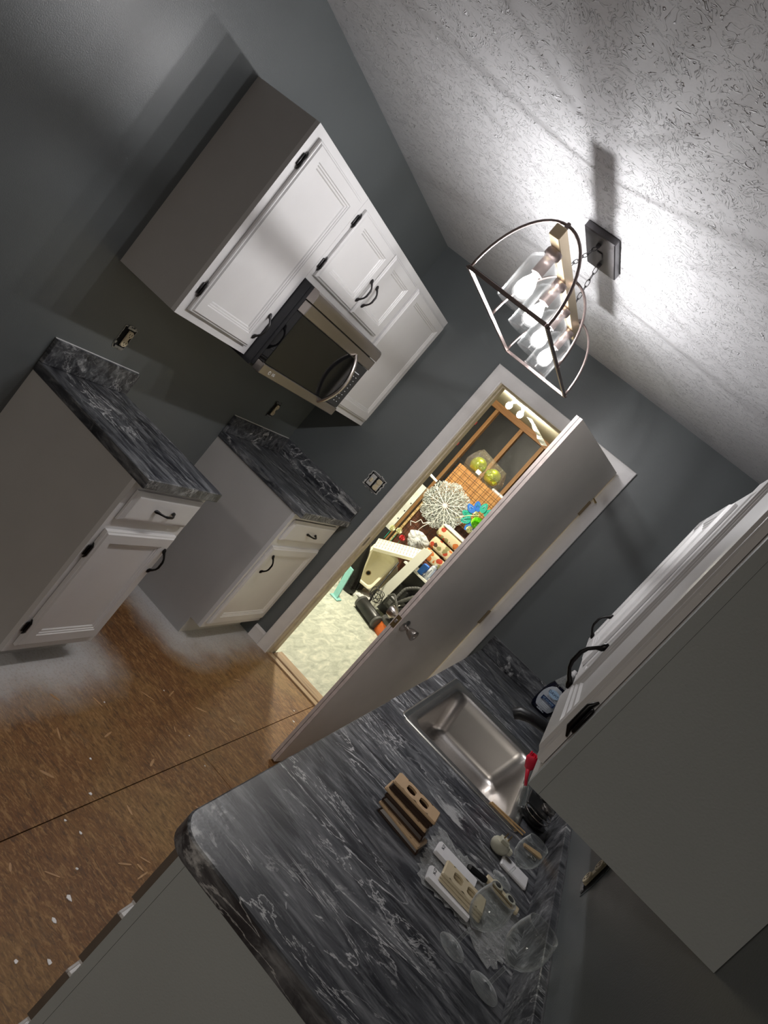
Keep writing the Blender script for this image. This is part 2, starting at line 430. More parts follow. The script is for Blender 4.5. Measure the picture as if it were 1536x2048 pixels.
def props(o, label=None, cat=None, group=None, kind=None):
    if label: o['label'] = label
    if cat: o['category'] = cat
    if group: o['group'] = group
    if kind: o['kind'] = kind
    return o
def thing(name, label, cat, loc=(0, 0, 0), group=None, rotz=0.0):
    o = bpy.data.objects.new(name, None); COL.objects.link(o); o.empty_display_size = 0.05
    o.location = loc; o.rotation_euler = (0, 0, rotz)
    return props(o, label, cat, group)
def structure(o, label=None): o['kind'] = 'structure'; 
def rrect(x0, y0, x1, y1, r, n=5):
    pts = []
    for cx, cy, a0 in ((x1 - r, y0 + r, -PI / 2), (x1 - r, y1 - r, 0), (x0 + r, y1 - r, PI / 2), (x0 + r, y0 + r, PI)):
        for k in range(n + 1):
            a = a0 + PI / 2 * k / n; pts.append((cx + r * math.cos(a), cy + r * math.sin(a)))
    return pts
def text(s, size, mtx, mat, parent, name='lettering', depth=0.0003, align='CENTER'):
    cu = bpy.data.curves.new('t', 'FONT'); cu.body = s; cu.size = size; cu.align_x = align; cu.align_y = 'CENTER'; cu.extrude = depth; cu.resolution_u = 2
    to = bpy.data.objects.new('t', cu); COL.objects.link(to)
    bpy.context.view_layer.update()
    me = bpy.data.meshes.new_from_object(to.evaluated_get(bpy.context.evaluated_depsgraph_get()))
    bpy.data.objects.remove(to); bpy.data.curves.remove(cu)
    me.transform(mtx); me.materials.clear(); me.name = name
    return link(name, me, mat, parent)
def frame(o, u, v, n):
    """matrix with columns u, v, n and origin o"""
    return Matrix(((u[0], v[0], n[0], o[0]), (u[1], v[1], n[1], o[1]), (u[2], v[2], n[2], o[2]), (0, 0, 0, 1)))

DOORP = [(0, 0), (0, .010), (.003, .013), (.007, .014), (.012, .019), (.050, .019), (.053, .0155), (.058, .0155), (.061, .012), (.067, .012), (.071, .008)]
DRAWP = [(0, 0), (0, .008), (.004, .010), (.016, .019), (.022, .0195)]
def ring_panel(w_, h_, prof, mtx):
    rings = []
    for i, n in prof:
        rings.append([mtx @ Vector(p) for p in ((i, i, n), (w_ - i, i, n), (w_ - i, h_ - i, n), (i, h_ - i, n))])
    return B().loft(rings)
def pull_mesh(L, mtx, lift=0.030):
    pts = [(0, -.016, .002), (0, -.008, .004), (0, 0, .008), (0, .006, .016), (0, .018, lift * .85), (0, L * .35, lift), (0, L * .65, lift), (0, L - .018, lift * .85), (0, L - .006, .016), (0, L, .008), (0, L + .008, .004), (0, L + .016, .002)]
    rad = [.0035, .0075, .0065, .0045, .004, .0048, .0048, .004, .0045, .0065, .0075, .0035]
    return B().tube([mtx @ Vector(p) for p in pts], rad, 8)
def hinge_mesh(mtx):
    b = B()
    b.bbox((-.004, -.022, 0), (.008, .022, .005), .002, mtx)
    b.tube([mtx @ Vector(p) for p in ((0.008, -.033, .003), (0.008, -.026, .006), (0.008, -.020, .009), (0.008, .020, .009), (0.008, .026, .006), (0.008, .033, .003))], [.0015, .003, .0045, .0045, .003, .0015], 8)
    b.bbox((.008, -.014, .006), (.015, .014, .010), .0015, mtx)
    return b
def door(parent, o, u, n, w_, h_, pull=None, hinge_side=None, hz=(0.085, None), mat='white', label=None, name='door', prof=DOORP, pullL=0.088):
    """o = lower corner on the face frame, u = direction along the width"""
    mtx = frame(o, u, (0, 0, 1), n)
    d = ring_panel(w_, h_, prof, mtx).obj(name, mat, parent)
    if label: d['label'] = label
    if pull is not None:
        if name == 'drawer':
            pm = frame(mtx @ Vector((w_ / 2 - pullL / 2, h_ / 2, .0185)), tuple(-Vector((0, 0, 1))), u, n)
            pull_mesh(pullL, pm).obj('handle', 'black', d, auto=50)['label'] = 'black arched pull'
        else:
            pm = frame(mtx @ Vector((pull[0], pull[1], .0185)), u, (0, 0, 1), n)
            pull_mesh(pullL, pm).obj('handle', pull[2] if len(pull) > 2 else 'black', d, auto=50)['label'] = 'dark metal arched pull'
    if hinge_side is not None:
        for z in (hz[0], (hz[1] if hz[1] else h_ - hz[0])):
            if hinge_side == 0: hm = frame(mtx @ Vector((-.012, z, 0)), u, (0, 0, 1), n)
            else: hm = frame(mtx @ Vector((w_ + .012, z, 0)), tuple(-Vector(u)), (0, 0, 1), n)
            hinge_mesh(hm).obj('hinge', pull[2] if (pull is not None and name == 'door' and len(pull) > 2) else 'black', d, auto=50)['label'] = 'dark barrel hinge'
    return d
UY = (0, 1, 0); UYn = (0, -1, 0); NX = (1, 0, 0); NXn = (-1, 0, 0)

# ================================================================== STRUCTURE
H = 2.459; W = 2.305; DX0, DX1, DZ = 0.785, 1.562, 2.062
def struct(b, name, mat, auto=None):
    o = b.obj(name, mat, auto=auto); o['kind'] = 'structure'; return o
struct(B().box((-.1, -6.6, 0), (0, 0.0, H)), 'wall_left', 'wall')
struct(B().box((W, -6.6, 0), (W + .1, 0.0, H)), 'wall_right', 'wall')
struct(B().box((-.1, -6.7, 0), (W + .1, -6.6, H)), 'wall_front', 'wall')
struct(B().box((-.1, 0, 0), (DX0 - .0105, .10, H)).box((DX1 + .0085, 0, 0), (W + .1, .10, H)).box((DX0 - .0105, 0, DZ + .007), (DX1 + .0085, .10, H)), 'wall_back', 'wall')
struct(B().box((-.1, -6.7, H), (W + .1, .12, H + .08)), 'ceiling', 'ceiling')
# floor: dark base with separate subfloor sheets laid on it
fl = struct(B().box((-.1, -6.7, -.06), (W + .1, .0, -.018)), 'floor', 'shadowhole')
for k, (a, b_) in enumerate([((-.0, -2.44), (1.1975, -.002)), ((1.2005, -1.154), (W, -.002)), ((1.2005, -3.594), (W, -1.157)), ((-.0, -4.88), (1.1975, -2.443)), ((1.2005, -6.03), (W, -3.597)), ((0, -6.6), (1.1975, -4.883)), ((1.2005, -6.6), (W, -6.033))]):
    B().bbox((a[0], a[1], -.018), (b_[0], b_[1], 0), .0008).obj('subfloor_sheet', 'osb', fl)
# light coloured strands pressed into the subfloor
from_px = [(1.452, -1.78, .5), (1.49, -1.83, 1.6), (1.43, -1.86, 1.0), (1.464, -1.816, .1), (1.278, -2.198, 2.5), (1.30, -2.26, 2.2), (.769, -1.654, .4), (.759, -.707, .9), (1.05, -1.9, .6), (.98, -1.55, 1.8), (.86, -1.2, .5), (.88, -1.05, 1.9), (1.05, -1.2, 2.6), (1.1, -.8, .3), (1.02, -2.1, 1.2), (.83, -1.48, .2), (1.35, -2.1, .7), (1.52, -1.6, 1.9), (1.4, -1.4, .4), (1.28, -1.7, 2.9), (.9, -.5, 1.1), (1.0, -.95, .8), (1.5, -2.45, 1.3), (1.15, -1.45, 2.0), (.92, -1.75, 2.7), (1.1, -2.25, .9)]
for x, y, a in from_px:
    L = random.uniform(.014, .035); wd = random.uniform(.003, .006)
    pts = [(-L, -wd * .6), (-L * .4, -wd), (L * .6, -wd * .8), (L, -wd * .2), (L * .9, wd * .7), (0, wd), (-L * .8, wd * .6)]
    c, s_ = math.cos(a), math.sin(a)
    B().prism([(x + p * c - q * s_, y + p * s_ + q * c) for p, q in pts], 'z', -.0005, .0012).obj('wood_strand', 'strand', fl)

# laundry room shell
struct(B().box((-1.6, .12, -.06), (3.2, 5.2, -.003)), 'floor_laundry', 'vinyl')
struct(B().box((-1.7, .12, 0), (-1.6, 5.2, 2.40)), 'wall_laundry_left', 'laundrywall')
struct(B().box((3.2, .12, 0), (3.3, 5.2, 2.40)), 'wall_laundry_right', 'laundrywall')
struct(B().box((-1.7, .101, 0), (DX0 - .0105, .118, 2.44)).box((DX1 + .0085, .101, 0), (3.3, .118, 2.44)).box((DX0 - .0105, .101, DZ + .007), (DX1 + .0085, .118, 2.44)), 'wall_laundry_near', 'laundrywall')
struct(B().box((-1.7, .12, 2.36), (3.3, 5.2, 2.44)), 'ceiling_laundry', 'laundryceil')
wf = struct(B().box((-1.7, 4.66, 0), (3.3, 4.72, 2.36)), 'wall_laundry_back', 'membrane')
for x in (-1.2, -.79, -.385, .0, .33, .72, 1.12, 1.52, 1.92):
    B().box((x - .022, 4.57, .0), (x + .022, 4.658, 2.275)).obj('stud', 'stud', wf)
B().box((-1.6, 4.565, 2.277), (3.2, 4.658, 2.358)).obj('top_plate', 'plate', wf)
for z in (2.0, 1.67):
    B().box((-.60, 4.645, z - .03), (-.50, 4.659, z + .015)).obj('red_tag', 'redtag', wf)['label'] = 'red printed tag on the black membrane'

# door casing, jamb, threshold, baseboards
tr = struct(B(), 'trim_1', 'trim') if False else None
def casing(name, poly2, a, b, axis):
    return B().prism(poly2, axis, a, b)
# mitred casing built as a swept U (profile: distance from opening d, thickness t)
prof = [(0.0, 0.0), (0.0, .010), (.006, .013), (.018, .011), (.050, .015), (.062, .018), (.072, .018), (.075, .014), (.075, 0.0)]
ix0, ix1, iz = DX0 - .010, DX1 + .004, DZ - .006 + .0
path = [((ix0, 0.0), (-1, 0)), ((ix0, iz), (-1, 1)), ((ix1, iz), (1, 1)), ((ix1, 0.0), (1, 0))]
rings = [[(p[0] + d * e[0], -t, p[1] + d * e[1]) for d, t in prof] for p, e in path]
struct(B().loft(rings), 'trim_1', 'trim', auto=25)
# jambs with stop and worn cream inside
JX0, JX1 = DX0 - .002, DX1 - .004
jb = struct(B().box((DX0 - .010, -.001, 0), (JX0, .118, DZ)).box((JX1, -.001, 0), (DX1 + .008, .118, DZ)).box((JX0, -.001, DZ - .006), (JX1, .118, DZ + .006))
            .box((JX0, .036, 0), (JX0 + .007, .062, DZ - .006)).box((JX1 - .007, .036, 0), (JX1, .062, DZ - .006)).box((JX0 + .007, .036, DZ - .014), (JX1 - .007, .062, DZ - .006)), 'trim_2', 'oldtrim')
jb['label'] = 'cream painted door jamb with stop'
B().bbox((JX0 - .001, .004, .86), (JX0 + .0013, .034, .925), .0005).box((JX0 + .0012, .010, .880), (JX0 + .0018, .026, .905)).obj('strike_plate', 'nickel', jb)['label'] = 'metal strike plate'
struct(B().bbox((DX0 - .03, -.002, -.012), (DX1 + .03, .045, .010), .002).bbox((DX0 + .012, .046, 0), (DX1 - .012, .10, .018), .004).bbox((DX0 + .012, .101, 0), (DX1 - .012, .16, .012), .003), 'trim_3', 'thresh')
struct(B().prism([(0, 0), (-.013, 0), (-.013, .07), (-.008, .082), (0, .085)], 'x', .615, .699), 'baseboard_back', 'trim')
struct(B().prism([(0, 0), (.013, 0), (.013, .07), (.008, .082), (0, .085)], 'y', -6.6, -2.9), 'baseboard_left', 'trim')

# ================================================================== KITCHEN DOOR LEAF
hx, hy = 1.552, -.030
fx, fy = 1.360, -.768
dv = Vector((fx - hx, fy - hy, 0)); LW = dv.length; dv.normalize()
nv = Vector((-dv.y, dv.x, 0))     # points to +x side
if nv.x < 0: nv = -nv
dl = B()
D = bpy.data.objects.new('door_1', None); COL.objects.link(D); D['kind'] = 'structure'
D['label'] = 'greige flush door standing open into the kitchen'
def dm(a, t, z): return Vector((hx, hy, 0)) + dv * a + nv * t + Vector((0, 0, z))
def dbox(a0, t0, z0, a1, t1, z1, r=None):
    mt = frame((hx, hy, 0), dv, nv, (0, 0, 1))
    b = B()
    if r: b.bbox((a0, t0, z0), (a1, t1, z1), r, mt)
    else: b.box((a0, t0, z0), (a1, t1, z1), mt)
    return b
TH = .0175
dbox(.012, -TH, .012, LW - .004, TH, 2.068).obj('door_leaf', 'doorleaf', D)
e = dbox(LW - .0039, -TH, .012, LW, -.0012, 2.068); e2 = dbox(LW - .0039, .0012, .012, LW, TH, 2.068); e.add(e2.v, e2.f)
e.obj('edge_strip', 'dooredge', D)['label'] = 'pale worn edge split by a dark groove'
dbox(LW - .0038, -.0012, .012, LW - .0015, .0012, 2.068).obj('edge_groove', 'shadowhole', D)
dbox(LW - .001, -.0125, .855, LW + .0012, .0125, .915).obj('latch_plate', 'brass', D)['label'] = 'tarnished latch plate'
dbox(LW + .001, -.006, .878, LW + .008, .006, .896, .002).obj('latch_bolt', 'nickel', D)
for sgn in (1, -1):
    mt = frame(dm(LW - .062, sgn * TH, .885), dv, (0, 0, 1), tuple(nv * sgn))
    B().lathe([(.030, 0), (.032, .003), (.028, .008), (.014, .011), (.0105, .015), (.0105, .026), (.014, .030), (.019, .036), (.0235, .052), (.0265, .066), (.0262, .070), (.020, .072), (.010, .071), (.008, .067)], 24, mt).obj('door_knob', 'nickel', D, auto=40)['label'] = 'round satin metal knob'
for z in (1.828, 1.059, .30):
    b = dbox(-.006, TH - .002, z - .045, .030, TH + .002, z + .045, .001)
    b2 = B().lathe([(.003, -.058), (.006, -.052), (.004, -.047), (.007, -.045), (.007, .045), (.004, .047), (.006, .052), (.003, .058)], 10, Matrix.Translation((hx + .003, hy - .001, z)) @ Matrix.Rotation(0, 4, 'Z'))
    b.add(b2.v, b2.f); b.obj('door_hinge', 'brass', D)['label'] = 'aged brass butt hinge'
# swing-bar door guard near the top hinge
b = B().tube([(1.535, -.045, 1.905), (1.548, -.040, 1.90), (1.570, -.036, 1.895), (1.590, -.032, 1.886)], [.005, .004, .004, .006], 8)
b.tube([(1.55, -.04, 1.90), (1.545, -.042, 1.87)], .004, 8)
b.obj('door_guard', 'brass', D)['label'] = 'small brass pin at the hinge side'

# ================================================================== LEFT UPPER CABINETS
XF = .305; Z0, Z1 = 1.366, 2.128
def frame_mesh(x0, x1, ya, yb, za, zb, opens):
    """face frame with rectangular openings (list of y0,y1,z0,z1)"""
    ys = sorted({ya, yb, *[o[0] for o in opens], *[o[1] for o in opens]}); zs = sorted({za, zb, *[o[2] for o in opens], *[o[3] for o in opens]})
    b = B()
    for i in range(len(ys) - 1):
        for j in range(len(zs) - 1):
            cy, cz = (ys[i] + ys[i + 1]) / 2, (zs[j] + zs[j + 1]) / 2
            if any(o[0] < cy < o[1] and o[2] < cz < o[3] for o in opens): continue
            b.box((x0, ys[i], zs[j]), (x1, ys[i + 1], zs[j + 1]))
    return b
def carcass(x0, x1, ya, yb, za, zb, t=.015, flip=False):
    b = B()
    b.box((x0, ya, za), (x1, ya + t, zb)).box((x0, yb - t, za), (x1, yb, zb)).box((x0, ya + t, za), (x1, yb - t, za + t)).box((x0, ya + t, zb - t), (x1, yb - t, zb))
    bx = (x1 - .008, x1) if flip else (x0, x0 + .008)
    b.box((bx[0], ya + t, za + t), (bx[1], yb - t, zb - t))
    return b
c = thing('wall_cabinet', 'tall white wall cabinet with one large door at left of the microwave', 'cabinet', (0, -1.61, Z0), 'white wall cabinets over the left wall')
def child_world(parent):  # things at world offset: keep mesh coordinates in world space
    bpy.context.view_layer.update(); return parent
def mk(parent, b, name, mat, auto=None, smooth=False):
    o = b.obj(name, mat, None, smooth, auto); o.parent = parent
    o.matrix_parent_inverse = Matrix.Translation(parent.location).inverted() if True else o.matrix_parent_inverse
    return o
def base_thing(name, label, cat, group=None):
    return thing(name, label, cat, (0, 0, 0), group)
bpy.data.objects.remove(c)
G1 = 'white wall cabinets on the left wall'
c = base_thing('wall_cabinet', 'large single-door white wall cabinet on the near side of the microwave', 'cabinet', G1)
carcass(0, XF - .019, -1.843, -1.376, Z0, Z1).obj('cabinet_body', 'white_shaded', c)
frame_mesh(XF - .019, XF, -1.843, -1.376, Z0, Z1, [(-1.80, -1.42, Z0 + .04, Z1 - .045)]).obj('face_frame', 'white', c)
door(c, (XF + .001, -1.805, 1.398), UY, NX, .392, .70, pull=(.392 - .022, .058, 'iron'), hinge_side=0, hz=(.085, .61))
c = base_thing('wall_cabinet', 'short two-door white wall cabinet above the microwave', 'cabinet', G1)
carcass(0, XF - .019, -1.375, -.597, 1.748, Z1).obj('cabinet_body', 'white_shaded', c)
frame_mesh(XF - .019, XF, -1.375, -.597, 1.748, Z1, [(-1.33, -.985, 1.79, Z1 - .045), (-.955, -.64, 1.79, Z1 - .045)]).obj('face_frame', 'white', c)
door(c, (XF + .001, -1.348, 1.776), UY, NX, .378, .318, pull=(.378 - .030, .065, 'iron'), hinge_side=0, hz=(.055, .262))
door(c, (XF + .001, -.958, 1.776), UY, NX, .335, .318, pull=(.030, .065, 'iron'))
c = base_thing('wall_cabinet', 'white wall cabinet in the corner on the far side of the microwave', 'cabinet', G1)
carcass(0, XF - .019, -.596, -.001, Z0, Z1).obj('cabinet_body', 'white_shaded', c)
frame_mesh(XF - .019, XF, -.596, -.001, Z0, Z1, [(-.55, -.05, Z0 + .04, Z1 - .045)]).obj('face_frame', 'white', c)
door(c, (XF + .001, -.573, 1.398), UY, NX, .545, .695)

# ================================================================== MICROWAVE
mw = base_thing('microwave', 'stainless and black over-the-range microwave with a bowed vertical handle', 'microwave')
my0, my1, mz0, mz1 = -1.372, -.602, 1.350, 1.745
B().box((.002, my0, mz0), (.345, my1, mz1)).box((.345, my0 + .004, mz0 + .012), (.362, my1 - .004, mz1 - .004)).obj('microwave_case', 'casing', mw)
B().bbox((.10, my0 - .004, 1.52), (.17, my0, 1.56), .002).obj('side_clip', 'casing', mw)
# curved stainless vent panel at the top
pv = [(.363, 1.690), (.402, 1.690), (.402, 1.722), (.398, 1.736), (.388, 1.7435), (.363, 1.7445)]
B().prism([(x, z) for x, z in pv], 'y', my0 + .001, my1 - .001).obj('vent_panel', 'steel', mw, auto=20)
dz = [(1.632, 1.686), (1.350, 1.392)]
d = B().bbox((.363, my0 + .001, 1.634), (.402, my1 - .001, 1.686), .003).obj('door_top_rail', 'steel', mw)
d = B().bbox((.363, my0 + .001, 1.350), (.402, my1 - .001, 1.394), .003).obj('door_bottom_rail', 'steel', mw)
text('LG', .017, frame((.4024, -1.268, 1.372), UY, (0, 0, 1), NX), 'whiteprint', d)
B().lathe([(.008, 0), (.008, .0006)], 20, frame((.402, -1.300, 1.372), UY, (0, 0, 1), NX)).obj('badge', 'whiteprint', d)
B().lathe([(.0062, 0), (.0062, .0009)], 20, frame((.402, -1.300, 1.372), UY, (0, 0, 1), NX)).obj('badge_face', 'steel', d)
B().bbox((.363, my0 + .001, 1.395), (.398, -.742, 1.633), .002).obj('door_glass', 'blackgloss', mw)
B().bbox((.363, -.740, 1.395), (.396, my1 - .001, 1.633), .002).obj('control_panel', 'casing', mw)
kb = B()
for r in range(9):
    z = 1.59 - r * .021
    for q in range(3):
        y = -.715 + q * .033
        if r == 0 and q == 1: kb.box((.396, y - .025, z - .002), (.3965, y + .03, z + .002)); continue
        kb.box((.396, y - .006, z - .002), (.3966, y + .006 - random.random() * .004, z + .0015))
kb.obj('keypad_marks', 'whiteprint', mw)['kind'] = 'stuff'
hp = []; hr = []
for k in range(13):
    t = k / 12; z = 1.372 + (1.655 - 1.372) * t
    hp.append((.400 + .052 * math.sin(PI * t) ** .8 + .002, -.815 + 0.0 * t, z)); hr.append(.0135 if 0 < k < 12 else .008)
B().tube(hp, hr, 10, flat=.7).obj('handle', 'nickel', mw, auto=60)['label'] = 'bright bowed door handle'
pk = [(.402 + .048 * math.sin(PI * k / 12) ** .8, 1.372 + .283 * k / 12) for k in range(13)]

# ================================================================== BASE CABINETS, LEFT
ZC = .917; FX = .610
def base_cab(label, ya, yb, near_pull, far_pull, drw, dr):
    c = base_thing('base_cabinet', label, 'cabinet', 'white base cabinets on the left wall')
    zt = ZC - .041
    b = B().box((.0, ya, 0), (FX - .075, ya + .016, .105)).box((.0, ya, .105), (FX - .019, ya + .016, zt))
    b.box((0, yb - .016, 0), (FX - .075, yb, .105)).box((0, yb - .016, .105), (FX - .019, yb, zt)).box((0, ya + .016, .105), (FX - .019, yb - .016, .12)).box((0, ya + .016, zt - .02), (FX - .019, yb - .016, zt)).box((0, ya + .016, .12), (.01, yb - .016, zt - .02))
    b.obj('cabinet_body', 'white_shaded', c)
    B().box((FX - .090, ya + .016, 0), (FX - .075, yb - .016, .105)).obj('toe_kick', 'white_shaded', c)
    frame_mesh(FX - .019, FX, ya, yb, .105, zt, [(ya + .04, yb - .04, .15, .66), (ya + .04, yb - .04, .735, zt - .03)]).obj('face_frame', 'white', c)
    return c
c = base_cab('narrow white base cabinet with its end panel toward the viewer, beside the empty stove space', -1.863, -1.423, 0, 0, 0, 0)
door(c, (FX + .001, -1.838, .140), UY, NX, .395, .535, pull=(.395 - .024, .375), hinge_side=0, hz=(.085, .44))
door(c, (FX + .001, -1.832, .722), UY, NX, .390, .126, pull=1, name='drawer', prof=DRAWP)
c = base_cab('white base cabinet in the far left corner beside the doorway', -.636, -.006, 0, 0, 0, 0)
door(c, (FX + .001, -.612, .137), UY, NX, .578, .533, pull=(.060, .382))
door(c, (FX + .001, -.603, .713), UY, NX, .552, .130, pull=1, name='drawer', prof=DRAWP)

def worktop_left(label, ya, yb, back):
    t = base_thing('countertop', label, 'countertop', None)
    B().bbox((.001, ya, ZC - .040), (.649, yb, ZC), .003).obj('counter_slab', 'marbleL', t)
    B().bbox((.001, ya, ZC + .0005), (.020, yb, ZC + .101), .002).obj('backsplash', 'marbleL', t)
    B().box((.0005, ya, ZC + .101), (.005, yb, ZC + .1035)).obj('caulk_line', 'plastic_white', t)
    if back:
        B().bbox((.0205, -.020, ZC + .0005), (.640, -.001, ZC + .101), .002).obj('backsplash', 'marbleL', t)
        B().box((.005, -.005, ZC + .101), (.64, -.0005, ZC + .103)).obj('caulk_line', 'galv', t)
worktop_left('dark marble-pattern countertop on the narrow cabinet nearer the viewer, left wall', -1.869, -1.417, False)
worktop_left('dark marble-pattern countertop in the far left corner with backsplash on two walls', -.642, -.001, True)

# ================================================================== RIGHT SIDE BASE CABINETS + COUNTER + SINK
RX = 1.668; RFX = 1.706; RY = -2.786
c = base_thing('base_cabinet', 'grey-ended base cabinet run with drawers under the long right-hand counter', 'cabinet')
B().box((RFX + .019, -2.765, .0), (W - .002, -2.749, ZC - .041)).obj('end_panel', 'panelgrey', c)['label'] = 'grey painted end panel facing the viewer'
B().box((RFX, -2.7655, .105), (RFX + .0185, -2.749, ZC - .041)).obj('panel_edge', 'panelgrey', c)
B().box((RFX + .03, -2.748, .10), (W - .002, -1.76, ZC - .041)).box((RFX + .08, -2.748, 0), (W - .002, -.02, .10)).box((RFX + .03, -.80, .10), (W - .002, -.02, ZC - .041)).box((RFX + .03, -1.75, .10), (W - .002, -.81, .55)).obj('cabinet_body', 'white_shaded', c)
frame_mesh(RFX, RFX + .0185, -2.7485, -.02, .105, ZC - .041, []).obj('face_frame', 'white', c)
zz = [(.728, .862), (.578, .700), (.428, .552), (.135, .402)]
for z0, z1 in zz:
    dd = door(c, (RFX - .001, -2.33, z0), UYn, NXn, .415, z1 - z0, pull=1, name='drawer', prof=[(0, 0), (0, .010), (.006, .013), (.010, .017), (.020, .0195)])
    B().box((RFX - .0165, -2.7458, z0 + .006), (RFX - .0005, -2.7452, z1 - .006)).obj('drawer_edge', 'darkedge', dd)['label'] = 'dark brown drawer edge'  # thin dark brown strip over the near end of the drawer
for k, (ya, yb) in enumerate([(-2.30, -1.84), (-1.80, -1.34), (-1.31, -.85), (-.82, -.40)]):
    door(c, (RFX - .001, yb, .135), UYn, NXn, yb - ya, .55, pull=(.03, .42))
    door(c, (RFX - .001, yb, .715), UYn, NXn, yb - ya, .145, pull=1, name='drawer', prof=DRAWP)
sx0, sx1, sy0, sy1 = 1.722, 2.192, -1.668, -.862
ct = base_thing('countertop', 'long dark marble-pattern countertop with rounded near corner along the right wall', 'countertop')
b = B()
r = .055; cx, cy = RX + r, RY + r
poly = [(cx + r * math.cos(PI + PI / 2 * k / 10), cy + r * math.sin(PI + PI / 2 * k / 10)) for k in range(11)] + [(W - .001, RY), (W - .001, sy0 + .02), (RX, sy0 + .02)]
rg = []
for z, i in ((ZC - .040, .002), (ZC - .038, 0), (ZC - .003, 0), (ZC, .003)):
    rg.append([(max(p[0], RX) + (i if p[0] < 2 else 0), max(p[1], RY) + (i if p[1] < -2 else 0), z) for p in poly])
b.loft(rg)
b.box((RX + .0, sy0 + .02, ZC - .04), (sx0 + .02, sy1 - .02, ZC)).box((sx1 - .02, sy0 + .02, ZC - .04), (W - .001, sy1 - .02, ZC)).box((RX, sy1 - .02, ZC - .04), (W - .001, -.001, ZC))
b.obj('counter_slab', 'marbleR', ct)
B().bbox((W - .020, RY, ZC + .0005), (W - .001, -.001, ZC + .101), .002).obj('backsplash', 'marbleR', ct)
B().bbox((RX, -.020, ZC + .0005), (W - .0205, -.001, ZC + .101), .002).obj('backsplash', 'marbleR', ct)
B().box((W - .0035, RY, ZC + .101), (W - .0005, -.001, ZC + .1025)).box((RX, -.0035, ZC + .101), (W, -.0005, ZC + .1025)).obj('caulk_line', 'galv', ct)

sk = base_thing('kitchen_sink', 'single-bowl stainless steel sink set into the right-hand counter', 'sink')
def RR(x0, y0, x1, y1, rad, z): return [(p[0], p[1], z) for p in rrect(x0, y0, x1, y1, rad, 6)]
bx0, bx1, by0, by1 = 1.768, 2.152, -1.615, -.935
B().loft([RR(sx0, sy0, sx1, sy1, .022, ZC + .0005), RR(sx0, sy0, sx1, sy1, .022, ZC + .004), RR(sx0 + .003, sy0 + .003, sx1 - .003, sy1 - .003, .021, ZC + .006), RR(sx0 + .009, sy0 + .009, sx1 - .009, sy1 - .009, .018, ZC + .003), RR(sx0 + .02, sy0 + .02, sx1 - .02, sy1 - .02, .016, ZC + .002)], False, False).obj('sink_rim', 'sinkrim', sk, auto=60)['label'] = 'bright raised rim'
rr = [RR(sx0 + .0195, sy0 + .0195, sx1 - .0195, sy1 - .0195, .016, ZC + .002), RR(bx0 - .012, by0 - .012, bx1 + .012, by1 + .012, .060, ZC + .001), RR(bx0 - .006, by0 - .006, bx1 + .006, by1 + .006, .060, ZC - .002), RR(bx0, by0, bx1, by1, .058, ZC - .012)]
for k in range(1, 5): rr.append(RR(bx0 + .006 * k, by0 + .006 * k, bx1 - .006 * k, by1 - .006 * k, .058, ZC - .012 - .034 * k))
for k in range(1, 6):
    a = PI / 2 * k / 5; i = .024 + .040 * (1 - math.cos(a)) ; z = ZC - .148 - .040 * math.sin(a)
    rr.append(RR(bx0 + i, by0 + i, bx1 - i, by1 - i, max(.02, .058 - .02 * k / 5), z))
rr.append(RR(bx0 + .10, by0 + .10, bx1 - .10, by1 - .10, .02, ZC - .190))
B().loft(rr, False, True).obj('sink_bowl', 'sink', sk, auto=70)
B().lathe([(.055, 0), (.055, .002), (.045, .003), (.04, -.0), (.02, -.002)], 24, Matrix.Translation((1.96, -1.27, ZC - .1895))).obj('drain', 'nickel', sk)
fa = base_thing('faucet', 'black kitchen faucet reaching over the back edge of the sink', 'faucet')
B().lathe([(.028, 0), (.028, .006), (.022, .012), (.017, .02), (.017, .06)], 20, Matrix.Translation((2.235, -1.20, ZC + .0008))).obj('faucet_base', 'blackplastic', fa, auto=50)
B().tube([(2.235, -1.20, ZC + .05), (2.232, -1.205, 1.03), (2.21, -1.215, 1.085), (2.16, -1.23, 1.112), (2.09, -1.25, 1.118), (2.02, -1.265, 1.108), (1.985, -1.27, 1.095), (1.972, -1.27, 1.078)], [.016, .016, .017, .018, .019, .020, .023, .020], 12).obj('spout', 'blackplastic', fa, auto=60)

# ================================================================== RIGHT WALL CABINETS
RZ1 = 2.128; UX = 2.000
c = base_thing('wall_cabinet', 'wall cabinet with large grey end panel toward the viewer, right wall', 'cabinet', 'wall cabinets on the right wall')
B().box((UX + .019, -2.784, Z0), (W - .001, -2.768, RZ1)).obj('end_panel', 'panelgrey', c)['label'] = 'broad grey painted end panel'
B().box((UX, -2.7845, Z0), (UX + .0185, -2.768, RZ1)).obj('panel_edge', 'panelgrey', c)
carcass(UX + .019, W - .001, -2.767, -2.262, Z0, RZ1, flip=True).obj('cabinet_body', 'white_shaded', c)
frame_mesh(UX, UX + .0185, -2.7675, -2.262, Z0, RZ1, [(-2.73, -2.30, Z0 + .04, RZ1 - .04)]).obj('face_frame', 'white', c)
door(c, (UX - .001, -2.285, 1.392), UYn, NXn, .465, .715, pull=(.032, .052), hinge_side=1, hz=(.085, .62))
c = base_thing('wall_cabinet', 'white double-door wall cabinet farther along the right wall', 'cabinet', 'wall cabinets on the right wall')
UX2 = 2.016
carcass(UX2 + .019, W - .001, -2.261, -.74, Z0, RZ1 - .03, flip=True).obj('cabinet_body', 'white_shaded', c)
frame_mesh(UX2, UX2 + .0185, -2.261, -.74, Z0, RZ1 - .03, [(-2.22, -1.93, Z0 + .04, 2.05), (-1.50, -1.16, Z0 + .04, 2.05), (-1.10, -.79, Z0 + .04, 2.05)]).obj('face_frame', 'white', c)
